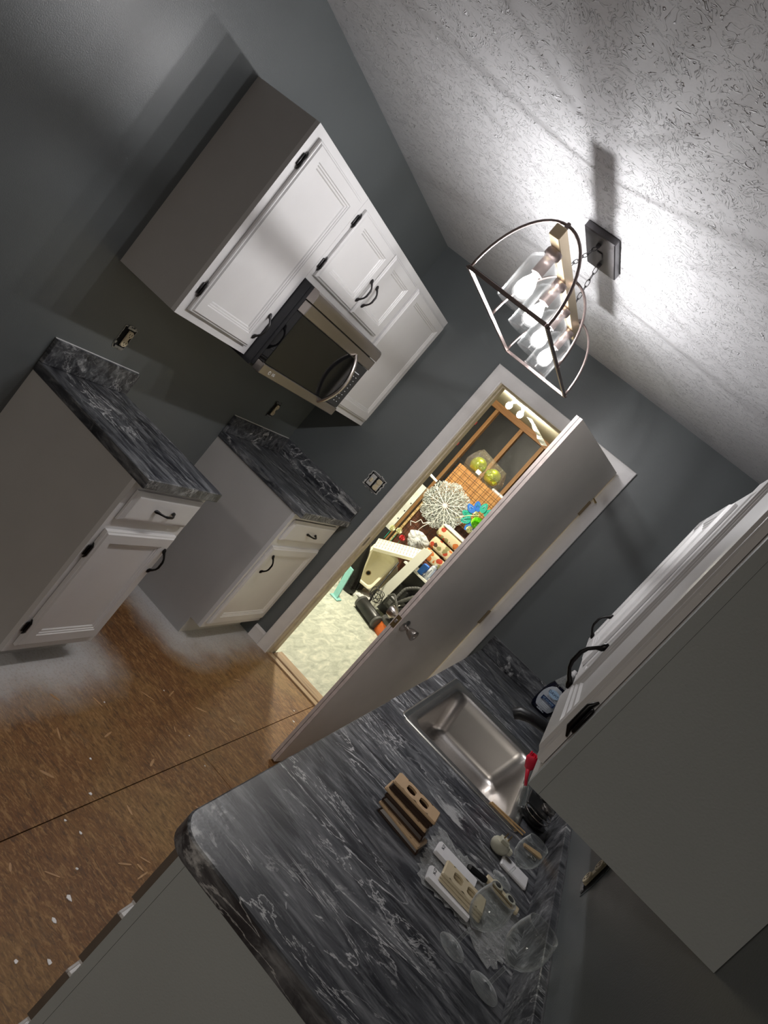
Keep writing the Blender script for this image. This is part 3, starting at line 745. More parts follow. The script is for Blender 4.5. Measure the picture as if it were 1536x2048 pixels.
door(c, (UX2 - .001, -.765, 1.395), UYn, NXn, .28, .655, pull=(.28 - .03, .052))#=(.345 - .03, .052))
door(c, (UX2 - .001, -1.053, 1.395), UYn, NXn, .46, .655)
door(c, (UX2 - .001, -1.90, 1.395), UYn, NXn, .34, .665)

# ================================================================== OUTLETS WITHOUT COVERS
def receptacle(b, mt):
    for s_ in (-1, 1):
        b.lathe([(.0165, 0), (.0165, .003), (.0155, .004)], 16, mt @ Matrix.Translation((0, s_ * .0195, .004)), sx=1.0, sy=.88)
    b.bbox((-.010, -.034, -.002), (.010, .034, .005), .001, mt)
def outlet(label, o, u, n, two=False, rag='plaster', seed=1):
    rnd = random.Random(seed)
    t = base_thing('wall_outlet', label, 'outlet', None)
    mt = frame(o, u, (0, 0, 1), n)
    hw = .05 if two else .028
    pts = []
    for k in range(28):
        a = 2 * PI * k / 28; ca, sa = math.cos(a), math.sin(a)
        q = 1 / max(abs(ca) / (hw + .006), abs(sa) / .052) * rnd.uniform(.9, 1.1); pts.append((q * ca, q * sa))
    B().prism(pts, 'z', 0.0002, .0018, mt).obj('torn_wall_edge', rag, t)
    pts2 = [(p[0] * .90, p[1] * .92) for p in pts]
    B().prism(pts2, 'z', .0018, .0024, mt).obj('box_opening', 'shadowhole', t)
    for s_ in (-1, 1): B().bbox((-hw * .8, s_ * .044 - .006, .0024), (hw * .8, s_ * .044 + .004, .006), .001, mt).obj('metal_ear', 'galv', t)
    if two or rag == 'galv':
        for k in range(16 if two else 7):
            a = rnd.uniform(0, 2 * PI); q = 1 / max(abs(math.cos(a)) / (hw + .002), abs(math.sin(a)) / .048); cx_, cy_ = q * math.cos(a), q * math.sin(a); r_ = rnd.uniform(.004, .009)
            B().prism([(cx_ + r_ * rnd.uniform(.5, 1) * math.cos(u_), cy_ + r_ * rnd.uniform(.4, 1) * math.sin(u_)) for u_ in [2 * PI * w_ / 6 for w_ in range(6)]], 'z', .002, .0035 + .002 * rnd.random(), mt).obj('paper_flake', 'plaster' if two else 'galv', t)
    if two:
        B().bbox((-.040, -.034, .003), (-.006, .034, .008), .002, mt).obj('switch_yoke', 'plaster', t)
        B().bbox((.006, -.034, .003), (.042, .034, .006), .002, mt).obj('receptacle_yoke', 'plaster', t)
        B().bbox((-.030, -.012, .008), (-.016, .012, .016), .002, mt).obj('switch_lever', 'ivory', t)
        b = B(); receptacle(b, mt @ Matrix.Translation((.024, 0, .006))); b.obj('receptacle', 'ivory', t)
    else:
        b = B(); receptacle(b, mt @ Matrix.Translation((.003, 0, .006))); b.obj('receptacle', 'ivory', t)
        b = B()
        for s_ in (-1, 1):
            for dx in (-.006, .006): b.box((dx - .0012, s_ * .0195 - .001, .0138), (dx + .0012, s_ * .0195 + .007, .0144), mt)
            b.box((-.002, s_ * .0195 - .009, .0138), (.002, s_ * .0195 - .005, .0144), mt)
        bb = B(); bb.v = [tuple(Vector(v) + Vector(u) * .003) for v in b.v]; bb.f = b.f
        bb.obj('slots', 'shadowhole', t)['kind'] = 'stuff'
outlet('bare ivory outlet without cover above the nearer left countertop', (0, -1.601, 1.128), UY, NX, seed=3, rag='galv')
outlet('bare ivory outlet without cover in shadow below the microwave', (0, -.367, 1.138), UY, NX, seed=5, rag='wall')
outlet('bare double outlet box with torn paper left of the door casing', (.596, 0, 1.178), (1, 0, 0), (0, -1, 0), two=True, seed=8)
outlet('bare ivory outlet without cover under the grey right wall cabinet', (W, -2.105, 1.142), UYn, NXn, seed=9, rag='wall')

# ================================================================== PENDANT LAMP
LX, LY = 1.157, -1.41
lp = base_thing('pendant_lamp', 'four-light linear pendant with arched bronze hoops and clear glass shades', 'lamp')
B().bbox((LX - .062, LY - .135, H - .026), (LX + .062, LY + .135, H - .0005), .003).bbox((LX - .012, LY - .02, H - .030), (LX + .012, LY + .02, H - .026), .002).obj('canopy', 'canopy', lp)
def hook(y, z): return B().lathe([(.008, .0), (.008, -.012), (.004, -.016)], 10, Matrix.Translation((LX, y, z)))
for s_ in (-1, 1):
    y0 = LY + s_ * .075; y1 = LY + s_ * .165
    h_ = hook(y0, H - .026); h_.obj('chain_hook', 'canopy', lp)
    n = 6
    for k in range(n):
        a = Vector((LX, y0 + (y1 - y0) * k / n, H - .040 + (2.296 - H + .040) * k / n)); b_ = Vector((LX, y0 + (y1 - y0) * (k + 1) / n, H - .040 + (2.296 - H + .040) * (k + 1) / n))
        c_ = (a + b_) / 2; d_ = (b_ - a); hl = d_.length / 2 * 1.25; d_.normalize()
        side = Vector((1, 0, 0)) if k % 2 == 0 else d_.cross(Vector((1, 0, 0)))
        ring = [c_ + d_ * hl * math.cos(2 * PI * q / 12) + side * .0065 * math.sin(2 * PI * q / 12) for q in range(12)]
        B().tube(ring, .0014, 6, cyc=True).obj('chain_link', 'canopy', lp, smooth=True)
    B().lathe([(.006, 0), (.006, .008), (.003, .012)], 8, Matrix.Translation((LX, y1, 2.290))).obj('bar_hook', 'canopy', lp)
BZ = 2.274
B().bbox((LX - .0185, LY - .44, BZ - .0185), (LX + .0185, LY + .44, BZ + .0185), .002).obj('square_bar', 'gold', lp)['label'] = 'champagne square bar'
FZ = 2.058; FY0, FY1 = LY - .418, LY + .385; HW = .149
b = B()
b.bbox((LX - HW - .004, FY0, FZ - .006), (LX - HW + .004, FY1, FZ + .006), .001).bbox((LX + HW - .004, FY0, FZ - .006), (LX + HW + .004, FY1, FZ + .006), .001)
b.bbox((LX - HW + .0045, FY0 - .004, FZ - .006), (LX + HW - .0045, FY0 + .004, FZ + .006), .001).bbox((LX - HW + .0045, FY1 - .004, FZ - .006), (LX + HW - .0045, FY1 + .004, FZ + .006), .001)
b.obj('lower_frame', 'bronze', lp)
for y in (FY0 + .012, (FY0 + FY1) / 2, FY1 - .012):
    pts = [(LX + HW * math.cos(t), y, FZ + (2.312 - FZ) * math.sin(t)) for t in [PI * k / 28 for k in range(29)]]
    B().tube(pts, .0048, 8).obj('hoop', 'bronze', lp, smooth=True)
    for s_ in (-1, 1): B().sphere((LX + s_ * (HW + .006), y, FZ), .006, 8, 6).obj('finial', 'bronze', lp)
    B().bbox((LX - .006, y - .006, BZ + .019), (LX + .006, y + .006, BZ + .046), .002).obj('hoop_clamp', 'bronze', lp)
for k in range(4):
    y = LY - .345 + k * .230
    T = Matrix.Translation((LX, y, 0))
    sk_ = B().lathe([(.024, 2.255), (.026, 2.250), (.026, 2.235), (.021, 2.230), (.019, 2.225), (.019, 2.172), (.015, 2.170)], 20, T).obj('socket', 'bronze', lp, auto=50)
    B().lathe([(.022, 2.231), (.030, 2.226), (.046, 2.212), (.051, 2.200), (.052, 2.190), (.0515, 2.066), (.053, 2.060), (.050, 2.060), (.0485, 2.066), (.049, 2.190), (.048, 2.199), (.044, 2.209), (.029, 2.222), (.022, 2.227)], 36, T, False, False).obj('glass_shade', 'glass', lp, auto=60)
    B().lathe([(.010, 2.172), (.014, 2.160), (.024, 2.140), (.0285, 2.120), (.026, 2.104), (.017, 2.093), (.006, 2.089)], 20, T).obj('bulb', 'bulbglass', lp, smooth=True)
    pl = bpy.data.lights.new('bulb_light', 'POINT'); pl.energy = BULB; pl.color = (1.0, 0.975, 0.985); pl.shadow_soft_size = .013
    po = bpy.data.objects.new('bulb_light', pl); COL.objects.link(po); po.location = (LX, y, 2.122); po.parent = lp

# ================================================================== THINGS ON THE RIGHT COUNTER
# dish soap bottle in the far right corner
sb = thing('soap_bottle', 'dark blue dish soap bottle with silver label in the far right counter corner', 'bottle', (2.082, -.125, ZC + .0005), rotz=.03)
pr = [(.040, 0), (.052, .004), (.058, .02), (.060, .05), (.058, .10), (.051, .14), (.042, .168)]
B().lathe(pr, 28, None, sx=1.0, sy=.56).obj('bottle_body', 'soap', sb, smooth=False, auto=50)
B().lathe([(.0425, .168), (.036, .185), (.029, .205), (.022, .228), (.018, .240)], 28, None, sx=1.0, sy=.62).obj('clear_shoulder', 'film', sb, auto=50)
B().lathe([(.016, .240), (.017, .243), (.017, .255), (.012, .260), (.011, .272), (.008, .275)], 16).obj('cap', 'plastic_white', sb, auto=40)
lab = B(); rg = []
for z in [.012 + .142 * k / 10 for k in range(11)]:
    rr0 = None
    for (r0, z0), (r1, z1) in zip(pr, pr[1:]):
        if z0 <= z <= z1: rr0 = r0 + (r1 - r0) * (z - z0) / (z1 - z0)
    tt = (z - .083) / .075; amp = math.sqrt(max(0, 1 - tt ** 2)) * .95
    rg.append([((rr0 + .0008) * math.cos(a), (rr0 + .0008) * .56 * math.sin(a), z) for a in [-PI / 2 - 1.15 * amp + 2.3 * amp * q / 12 for q in range(13)]])
lab.loft(rg, False, False, closed=False).obj('label_panel', 'silverlabel', sb, smooth=True)
def lt(s_, size, x, z, mat, y=-.0352): return text(s_, size, frame((x, y, z), (1, 0, 0), (0, 0, 1), (0, -1, 0)), mat, sb)
B().lathe([(.029, 0), (.029, .002)], 24, frame((0, -.0330, .118), (1, 0, 0), (0, 0, 1), (0, -1, 0)), sx=1.05, sy=.68).obj('badge', 'palebadge', sb)
lt('DAWN', .020, 0, .118, 'navy', -.0353)
lt('PLATINUM', .0085, 0, .092, 'navy', -.0345)
B().box((-.038, -.0352, .062), (.038, -.0325, .084)).obj('label_band', 'navy', sb)
lt('EZ-SQUEEZE', .0115, 0, .075, 'palebadge', -.0356); lt('DISHWASHING LIQUID', .0055, 0, .066, 'whiteprint', -.0356)
for z in (.052, .044, .036): B().box((-.022, -.0350, z), (.022, -.0330, z + .002)).obj('label_line', 'whiteprint', sb)

# dish brush in a clear handle, caddy, plug stopper
db = base_thing('dish_brush', 'red-headed dish brush with clear handle leaning by the sink corner', 'brush')
hd = Vector((2.108, -1.46, 1.045))
hb = B().lathe([(.008, -.024), (.014, -.018), (.019, .004), (.020, .016), (.016, .022)], 14, Matrix.Translation((2.105, -1.46, 1.046)) @ Matrix.Rotation(-.35, 4, 'Y'), sx=1.0, sy=.6)
for k in range(60):
    a = random.uniform(0, 2 * PI); q = random.uniform(0, .017); p0 = Vector((2.105 + q * math.cos(a) - .005, -1.46 + q * .6 * math.sin(a), 1.064)); hb.tube([p0, p0 + Vector((random.uniform(-.004, .001), random.uniform(-.002, .002), .012))], .0012, 4)
hb.obj('brush_head', 'red', db, auto=50)
B().tube([(2.112, -1.462, 1.026), (2.125, -1.467, 1.005), (2.140, -1.475, .985)], [.008, .006, .005], 8).obj('brush_neck', 'red', db, smooth=True)
B().tube([(2.138, -1.474, .988), (2.150, -1.480, .968), (2.172, -1.492, .932)], [.010, .013, .011], 10).obj('clear_grip', 'wineglass', db, smooth=True)
cd = base_thing('sink_caddy', 'black wire and plastic caddy behind the sink corner', 'caddy')
B().lathe([(.046, 0), (.050, .004), (.050, .010), (.036, .012), (.036, .020)], 20, Matrix.Translation((2.222, -1.47, ZC + .0005))).obj('caddy_base', 'blackplastic', cd, auto=50)
B().bbox((2.168, -1.535, ZC + .052), (2.245, -1.42, ZC + .058), .002, None).obj('caddy_plate', 'blackplastic', cd)
B().bbox((2.213, -1.50, ZC + .018), (2.240, -1.44, ZC + .052), .003).obj('caddy_post', 'blackplastic', cd)
for z in (.028, .042):
    B().tube([(2.222 + .044 * math.cos(a), -1.47 + .044 * math.sin(a), ZC + z) for a in [2 * PI * k / 20 for k in range(20)]], .0015, 6, cyc=True).obj('wire_ring', 'nickel', cd, smooth=True)
B().lathe([(.021, 0), (.023, .003), (.023, .012), (.018, .016), (.005, .016)], 20, Matrix.Translation((2.235, -1.475, ZC + .0585))).obj('metal_knob', 'nickel', cd, auto=40)
rg_ = base_thing('small_ring', 'tiny metal ring lying by the right backsplash', 'hardware')
B().tube([(2.262 + .008 * math.cos(a), -1.70 + .008 * math.sin(a), ZC + .0025) for a in [2 * PI * k / 14 for k in range(14)]], .002, 6, cyc=True).obj('ring', 'nickel', rg_, smooth=True)
B().tube([(2.246, -1.722, ZC + .003), (2.254, -1.712, ZC + .003)], .0028, 6).obj('screw', 'nickel', rg_)
# two bamboo chopsticks resting on the near sink rim
G = 'bamboo sticks at the near corner of the sink'
def stick(a, b_, r0, r1, label):
    o = B().tube([a, ((a[0] + b_[0]) / 2, (a[1] + b_[1]) / 2, (a[2] + b_[2]) / 2), b_], [r0, (r0 + r1) / 2, r1], 8).obj('bamboo_stick', 'bamboo'); return props(o, label, 'stick', G)
stick((2.086, -1.655, .9285), (2.212, -1.626, .9285), .0042, .0028, 'bamboo stick lying over the near sink rim, farther of the two')
stick((2.082, -1.664, .9275), (2.208, -1.651, .9275), .0034, .0024, 'bamboo stick lying over the near sink rim, nearer of the two')
sp = B().loft([[(x, y, ZC + z) for x, y in ((-.0 + 2.226, -1.688), (2.282, -1.668), (2.288, -1.650), (2.276, -1.636), (2.222, -1.672))] for z in (.0005, .006)]).obj('wooden_scraper', 'bamboo')
props(sp, 'small flat wooden scraper lying behind the farthest wine glass', 'utensil')
# stack of outlet covers
def cover_mesh(L=.126, w_=.078, t=.006, holes=True, r=.003):
    """cover plate with two rounded outlet windows, long axis x, resting on z=0"""
    b = B(); outer = [(x, y) for x, y in rrect(-L / 2, -w_ / 2, L / 2, w_ / 2, .004, 2)]
    if not holes:
        b.loft([[(x, y, 0) for x, y in outer], [(x, y, t * .5) for x, y in outer], [(x * .965, y * .94, t) for x, y in outer]]); return b
    # split in cells: three bars across plus two windows built from radial quads
    def window(cx, hw):
        n = 24; R1 = []; R0 = []
        for k in range(n):
            a = 2 * PI * k / n + PI / n; ca, sa = math.cos(a), math.sin(a)
            q = 1 / max(abs(ca) / hw, abs(sa) / (w_ / 2 - .003)); R0.append((cx + q * ca, q * sa))
            R1.append((cx + max(-.0128, min(.0128, .0168 * ca)), .0168 * sa))
        z = t
        b.loft([[(x, y, z) for x, y in R0], [(x, y, z) for x, y in R1], [(x, y, .0005) for x, y in R1], [(x, y, .0005) for x, y in R0]], False, False)
    window(-.0195, .0195); window(.0195, .0195)
    for s_ in (-1, 1):
        b.loft([[(s_ * .039, -w_ / 2 + .003, t), (s_ * (L / 2 - .003), -w_ / 2 + .003, t), (s_ * (L / 2 - .003), w_ / 2 - .003, t), (s_ * .039, w_ / 2 - .003, t)][::s_], [(s_ * .039, -w_ / 2 + .003, .0005), (s_ * (L / 2 - .003), -w_ / 2 + .003, .0005), (s_ * (L / 2 - .003), w_ / 2 - .003, .0005), (s_ * .039, w_ / 2 - .003, .0005)][::s_]])
    i = [(x * (L - .006) / L, y * (w_ - .006) / w_) for x, y in outer]
    b.loft([[(x, y, 0.0) for x, y in outer], [(x, y, t * .45) for x, y in outer], [(x, y, t) for x, y in i]], False, False)
    return b
GS = 'cover plates stacked on the right counter'
stack = [  # z, x, y, rot, mat, label
    ('brownplate', .000, 1.938, -2.205, -.10, .010, 'dark brown outlet cover plate at the very bottom of the stack'),
    ('beige', .0102, 1.932, -2.203, -.16, .005, 'tan outlet cover plate second from the bottom of the stack'),
    ('brownplate', .0154, 1.926, -2.190, -.04, .010, 'dark brown outlet cover plate just above the lower tan one'),
    ('brownplate', .0256, 1.922, -2.186, .03, .007, 'dark brown outlet cover plate in the middle of the stack'),
    ('beige', .0328, 1.916, -2.183, -.02, .005, 'tan outlet cover plate in the upper half of the stack'),
    ('brownplate', .0380, 1.918, -2.176, .0, .006, 'thin dark brown outlet cover plate under the top one'),
    ('brownplate', .0442, 1.920, -2.174, .02, .006, 'dark brown plate directly beneath the top tan cover plate'),
    ('beige', .0504, 1.918, -2.171, .03, .005, 'tan outlet cover plate with two openings topping the stack')]
for mat, z, x, y, rz, t, lab_ in stack:
    o = cover_mesh(.130 if mat == 'beige' else .124, .066 if mat == 'beige' else .063, t * 1.2).obj('cover_plate', mat)
    o.location = (x, y, ZC + .0005 + z * 1.22); o.rotation_euler = (0, 0, rz + .02); props(o, lab_, 'cover plate', GS)
# crumpled film with white cover plates
fm = B(); nx, ny = 26, 34
import itertools
rnd = random.Random(4)
out = [(2.009, -2.02), (2.06, -2.055), (2.145, -2.03), (2.262, -2.03), (2.272, -2.10), (2.268, -2.22), (2.24, -2.33), (2.21, -2.34), (2.16, -2.285), (2.03, -2.305), (2.012, -2.25), (2.0, -2.14)]
cxm, cym = 2.13, -2.17
N = 96; import bisect
def edge(a):
    best = None
    for i in range(len(out)):
        p, q = out[i], out[(i + 1) % len(out)]
        d = Vector((math.cos(a), math.sin(a))); e_ = Vector((q[0] - p[0], q[1] - p[1])); w0 = Vector((p[0] - cxm, p[1] - cym))
        den = d.x * e_.y - d.y * e_.x
        if abs(den) < 1e-9: continue
        t = (w0.x * e_.y - w0.y * e_.x) / den; s_ = (w0.x * d.y - w0.y * d.x) / den
        if t > 0 and -1e-6 <= s_ <= 1 + 1e-6 and (best is None or t < best): best = t
    return best or .1
from mathutils import noise as mnoise
rings = []
for j in range(1, 15):
    f = j / 14; ring = []
    for k in range(N):
        a = 2 * PI * k / N; e_ = edge(a) * f * (1 + .05 * math.sin(k * 2.3) * (f > .9)); x, y = cxm + e_ * math.cos(a), cym + e_ * math.sin(a)
        h_ = abs(mnoise.noise(Vector((x * 60, y * 60, 0)))) * .009 + abs(mnoise.noise(Vector((x * 150, y * 150, 3)))) * .004
        if j < 11: h_ *= .45
        ring.append((x, y, ZC + .0006 + h_))
    rings.append(ring)
fm.loft(rings, True, False)
o = fm.obj('plastic_wrap', 'film'); props(o, 'crumpled clear plastic wrap lying under the switch plates', 'plastic wrap')
def blank_plate(name, lab_, x, y, L, w_, rz, z, txt=True, mat='plastic_white', t=.009, grp='white wrapped plates on the plastic wrap'):
    t_ = thing(name, lab_, 'cover plate', (x, y, ZC + z), grp, rz)
    cover_mesh(L, w_, t, False).obj('plate', mat, t_)
    if txt: text('N-27', .011, frame((-L / 2 + .014, .012, t + .0002), (0, 1, 0), (-1, 0, 0), (0, 0, 1)) , 'ink', t_)
    return t_
blank_plate('switch_plate', 'long white wrapped plate marked in black, beside the black marker', 2.082, -2.143, .118, .060, .02, .006)
blank_plate('switch_plate', 'white wrapped plate marked in black, under the ivory outlet covers', 2.095, -2.258, .120, .055, .10, .006)
GI = 'ivory outlet covers lying on the plastic wrap'
for k, lab_ in enumerate(['ivory outlet cover at the bottom of the small leaning pile', 'ivory outlet cover in the middle of the small leaning pile', 'ivory outlet cover with two openings on top of the small pile']):
    o = cover_mesh(.116, .068, .005).obj('outlet_cover', 'ivory'); o.location = (2.118 - .002 * k, -2.232 + .004 * k, ZC + .0165 + .0053 * k); o.rotation_euler = (0, 0, .03 + .01 * k)
    props(o, lab_, 'cover plate', GI)
mk_ = thing('marker_pen', 'black marker cap between the white plate and the ivory receptacle', 'marker', (2.130, -2.088, ZC + .0135), None, .35)
B().tube([(-.026, 0, .0), (-.020, 0, 0), (.024, 0, 0), (.030, 0, 0)], [.005, .008, .008, .006], 8).obj('pen_barrel', 'blackplastic', mk_)
rc = thing('receptacle', 'loose ivory duplex receptacle with screws seen through the nearest wine glass', 'outlet', (2.204, -2.068, ZC + .010), None, -.06)
b = B().bbox((-.050, -.013, 0), (.050, .013, .010), .002); b.obj('strap', 'ivory', rc)
B().lathe([(.016, .010), (.016, .015)], 16, Matrix.Translation((-.020, 0, 0)), sx=.9).lathe([(.016, .010), (.016, .015)], 16, Matrix.Translation((.020, 0, 0)), sx=.9).obj('socket_face', 'cream', rc)
B().lathe([(.011, .015), (.011, .0156)], 14, Matrix.Translation((-.020, 0, 0)), sx=.8).lathe([(.011, .015), (.011, .0156)], 14, Matrix.Translation((.020, 0, 0)), sx=.8).obj('dark_opening', 'shadowhole', rc)
B().tube([(-.03, -.015, .011), (.03, -.015, .011)], .0025, 6).obj('coppery_strap', 'brass', rc)
# plug-in night light
nl = thing('night_light', 'cream plug-in adapter with brass prongs standing by the sink', 'adapter', (2.155, -1.87, ZC + .0005), None, .3)
B().lathe([(.012, 0), (.020, .006), (.024, .016), (.024, .026), (.020, .033)], 16, None, sx=1.15, sy=.9).obj('adapter_body', 'cream', nl, auto=40)
B().bbox((-.012, -.012, .033), (.012, .012, .043), .001).obj('plug_block', 'cream', nl)
B().bbox((.018, -.010, .014), (.036, .010, .030), .003).obj('adapter_arm', 'cream', nl)
for s_ in (-1, 1): B().box((-.0008 + s_ * .006, -.003, .043), (.0008 + s_ * .006, .003, .060)).obj('prong', 'brass', nl)
bx = thing('charger_block', 'flat white charger block with silver contacts beside the farthest glass', 'charger', (2.222, -1.885, ZC + .0005), None, .0)
B().bbox((-.045, -.034, 0), (.040, .032, .010), .003).obj('case', 'plastic_white', bx)
B().lathe([(.010, .010), (.010, .0115), (.005, .012)], 14, Matrix.Translation((-.030, .010, 0))).obj('contact', 'nickel', bx)

# wine glasses
WG = [(.0, .000), (.034, .0005), (.0355, .0012), (.034, .0025), (.020, .005), (.008, .009), (.0045, .014), (.004, .030), (.004, .062), (.0055, .070), (.014, .078), (.028, .090), (.038, .108), (.0415, .126), (.040, .146), (.036, .166), (.0345, .174),
      (.0335, .174), (.035, .165), (.039, .145), (.0403, .126), (.0368, .109), (.027, .0925), (.014, .082), (.004, .077), (.0, .0762)]
def wineglass(x, y, s_, lab_, sw=1.0):
    t = thing('wine_glass', lab_, 'glass', (x, y, ZC + .0006), 'empty wine glasses on the right counter')
    foot = [(r_ * s_ * sw, z * s_) for r_, z in WG[:9]]
    foot[0] = (.0008, 0)
    B().lathe(foot, 36, None, True, True).obj('foot_and_stem', 'wineglass', t, smooth=True)
    bowl = [(r_ * s_ * sw, z * s_) for r_, z in WG[9:]]
    bowl[-1] = (.0008, bowl[-1][1])
    B().lathe(bowl, 40, None, True, True).obj('bowl', 'wineglass', t, smooth=True)
    return t
wineglass(2.150, -2.385, .86, 'empty wine glass nearest to the ivory covers, middle of the three', 1.02)
wineglass(2.236, -2.396, .96, 'largest looking wine glass beside the right backsplash', 1.0)
wineglass(2.199, -1.975, .78, 'farthest wine glass, next to the flat white charger', 1.05)

# ================================================================== FLOOR DEBRIS
chips = [(1.464, -2.178, .010), (1.548, -2.257, .011), (1.433, -2.099, .012), (1.50, -2.33, .009), (1.278, -1.93, .008), (1.17, -1.80, .008), (1.05, -1.70, .006), (.855, -1.08, .006), (1.235, -.33, .009), (1.18, -.24, .006), (1.25, -1.20, .004), (1.10, -1.15, .004), (.84, -1.45, .005), (1.37, -2.02, .007), (1.22, -1.95, .006)]
for k, (x, y, s_) in enumerate(chips):
    rnd = random.Random(k); n = 6
    pts = [(x + s_ * rnd.uniform(.5, 1.1) * math.cos(2 * PI * q / n), y + s_ * rnd.uniform(.4, .9) * math.sin(2 * PI * q / n)) for q in range(n)]
    o = B().prism(pts, 'z', .0003, .0022).obj('paint_chip', 'plastic_white')
    lb = {0: 'white paint chip near the grey cabinet front, second largest of the near chips', 1: 'white paint chip closest to the hinge-side cabinet edge, nearest the viewer', 2: 'white crescent-shaped chip near the loose pale strands', 3: 'white chip at the very bottom left of the floor in view', 4: 'white chip just above the long seam at the left of the floor', 7: 'tiny white chip in front of the far base cabinet', 8: 'white chip in the yellow light patch near the open door'}
    props(o, lb.get(k, 'tiny white speck of paint lying on the brown subfloor'), 'debris', 'white chips on the subfloor')

# ================================================================== LAUNDRY ROOM CONTENT
ZL = -.003
# ceiling light with two bulbs
t = base_thing('ceiling_light', 'two-bulb ceiling light glowing in the laundry room', 'lamp')
B().lathe([(.07, 2.33), (.07, 2.355), (.05, 2.3595)], 20, Matrix.Translation((.17, 3.0, 0))).obj('fixture_base', 'plastic_white', t)
for x in (.10, .242):
    B().sphere((x, 3.0, 2.262), .032, 16, 10, (1, 1, 1.15)).obj('bulb', 'bulb2', t, smooth=True)
    B().tube([(x, 3.0, 2.30), (x + (.17 - x) * .3, 3.0, 2.334)], [.015, .018], 10).obj('bulb_socket', 'plastic_white', t)
# hanging plastic drape / vapour barrier at the ceiling
t = B().loft([[(.31 + .036 * k, 3.0 + .02 * (k % 2), 2.285 - .016 * k + .006 * (k % 3)), (.36 + .036 * k, 3.0, 2.30 - .013 * k), (.36 + .036 * k, 3.004, 2.30 - .013 * k), (.31 + .036 * k, 3.004 + .02 * (k % 2), 2.285 - .016 * k + .006 * (k % 3))] for k in range(9)]).obj('plastic_drape', 'bagwhite')
props(t, 'strip of pale plastic sheeting hanging from the laundry ceiling', 'plastic sheet')
# cabinet/crate behind the grid with plywood back
YB = 3.10
t = base_thing('storage_crate', 'plywood-fronted storage crate behind the black wire grid', 'crate')
B().box((.085, YB, 1.06), (1.35, YB + .40, 1.528)).obj('plywood_front', 'ply', t)
B().box((.085, YB + .02, .0), (1.35, YB + .40, 1.058)).obj('brown_front', 'brownply', t)['label'] = 'red-brown lower panel'
B().box((.060, YB - .02, .0), (.084, YB + .05, 1.0)).obj('pale_post', 'pale', t)['label'] = 'pale pine post'
t = base_thing('wire_grid', 'black wire grid panel standing in front of the plywood', 'grid')
b = B(); y = YB - .045
for k in range(19):
    x = .05 + k * .070; b.box((x - .0018, y - .0018, ZL + .45), (x + .0018, y + .0018, 1.56))
for k in range(17):
    z = .47 + k * .068; b.box((.05, y + .0018, z - .0018), (1.31, y + .005, z + .0018))
b.box((.045, y - .003, ZL), (.053, y + .006, 1.56)).box((1.31, y - .003, ZL), (1.318, y + .006, 1.56))
b.obj('grid_wires', 'blackplastic', t)['kind'] = 'stuff'
# white spotted board and dark thing behind it
t = B().box((-.09, 3.02, .55), (.015, 3.045, 1.12), Matrix.Translation((.0, 0, 0)) @ Matrix.Rotation(math.radians(0), 4, 'Y')).obj('board_sheet', 'enamel')
t2 = base_thing('spotted_board', 'white board with dark round holes standing left of the grid', 'board')
t.parent = t2
for z in (.70, .80, .90): B().lathe([(.007, 0), (.007, .002)], 10, frame((.0, 3.0195, z), (1, 0, 0), (0, 0, 1), (0, -1, 0))).obj('hole', 'shadowhole', t2)
B().box((-.12, 3.02, 0), (.03, 3.045, .548)).obj('board_leg', 'membrane', t2)
t = B().tube([(-.085, 2.975, 1.256), (-.02, 2.98, 1.247), (.06, 2.985, 1.24)], [.012, .014, .012], 8).obj('white_tube', 'plastic_white'); props(t, 'short white tube clipped left of the tinsel snowflake', 'tube')
t = B().bbox((.50, YB + .02, 1.5285), (.80, YB + .12, 1.56), .01).obj('white_roll', 'plastic_white'); props(t, 'white roll lying on top of the plywood crate', 'roll')
# lime ornaments in a clear bag
t = base_thing('ornament_bag', 'clear bag holding two shiny lime balls on the plywood crate', 'bag')
b = B()
b.loft([[(x, y, z) for x, y, z in ring] for ring in [
    [(.12, YB + .02, 1.530), (.50, YB + .02, 1.530), (.50, YB + .22, 1.530), (.12, YB + .22, 1.530)],
    [(.10, YB + .0, 1.62), (.53, YB + .0, 1.62), (.53, YB + .22, 1.62), (.10, YB + .22, 1.62)],
    [(.13, YB + .04, 1.74), (.50, YB + .05, 1.72), (.50, YB + .15, 1.72), (.13, YB + .15, 1.74)],
    [(.16, YB + .09, 1.79), (.49, YB + .09, 1.75), (.49, YB + .10, 1.75), (.16, YB + .10, 1.79)]]]).obj('clear_bag', 'bagfilm', t)
B().box((.265, YB - .004, 1.555), (.315, YB - .002, 1.60)).obj('price_tag', 'plastic_white', t)
for x, lab_ in ((.215, 'lime green mirror ball on the left inside the bag'), (.405, 'lime green mirror ball on the right inside the bag')):
    o = B().sphere((x, YB + .115, 1.63), .088, 28, 16).obj('ornament_ball', 'lime', smooth=True); props(o, lab_, 'ornament', 'lime ornament balls in the bag')
    
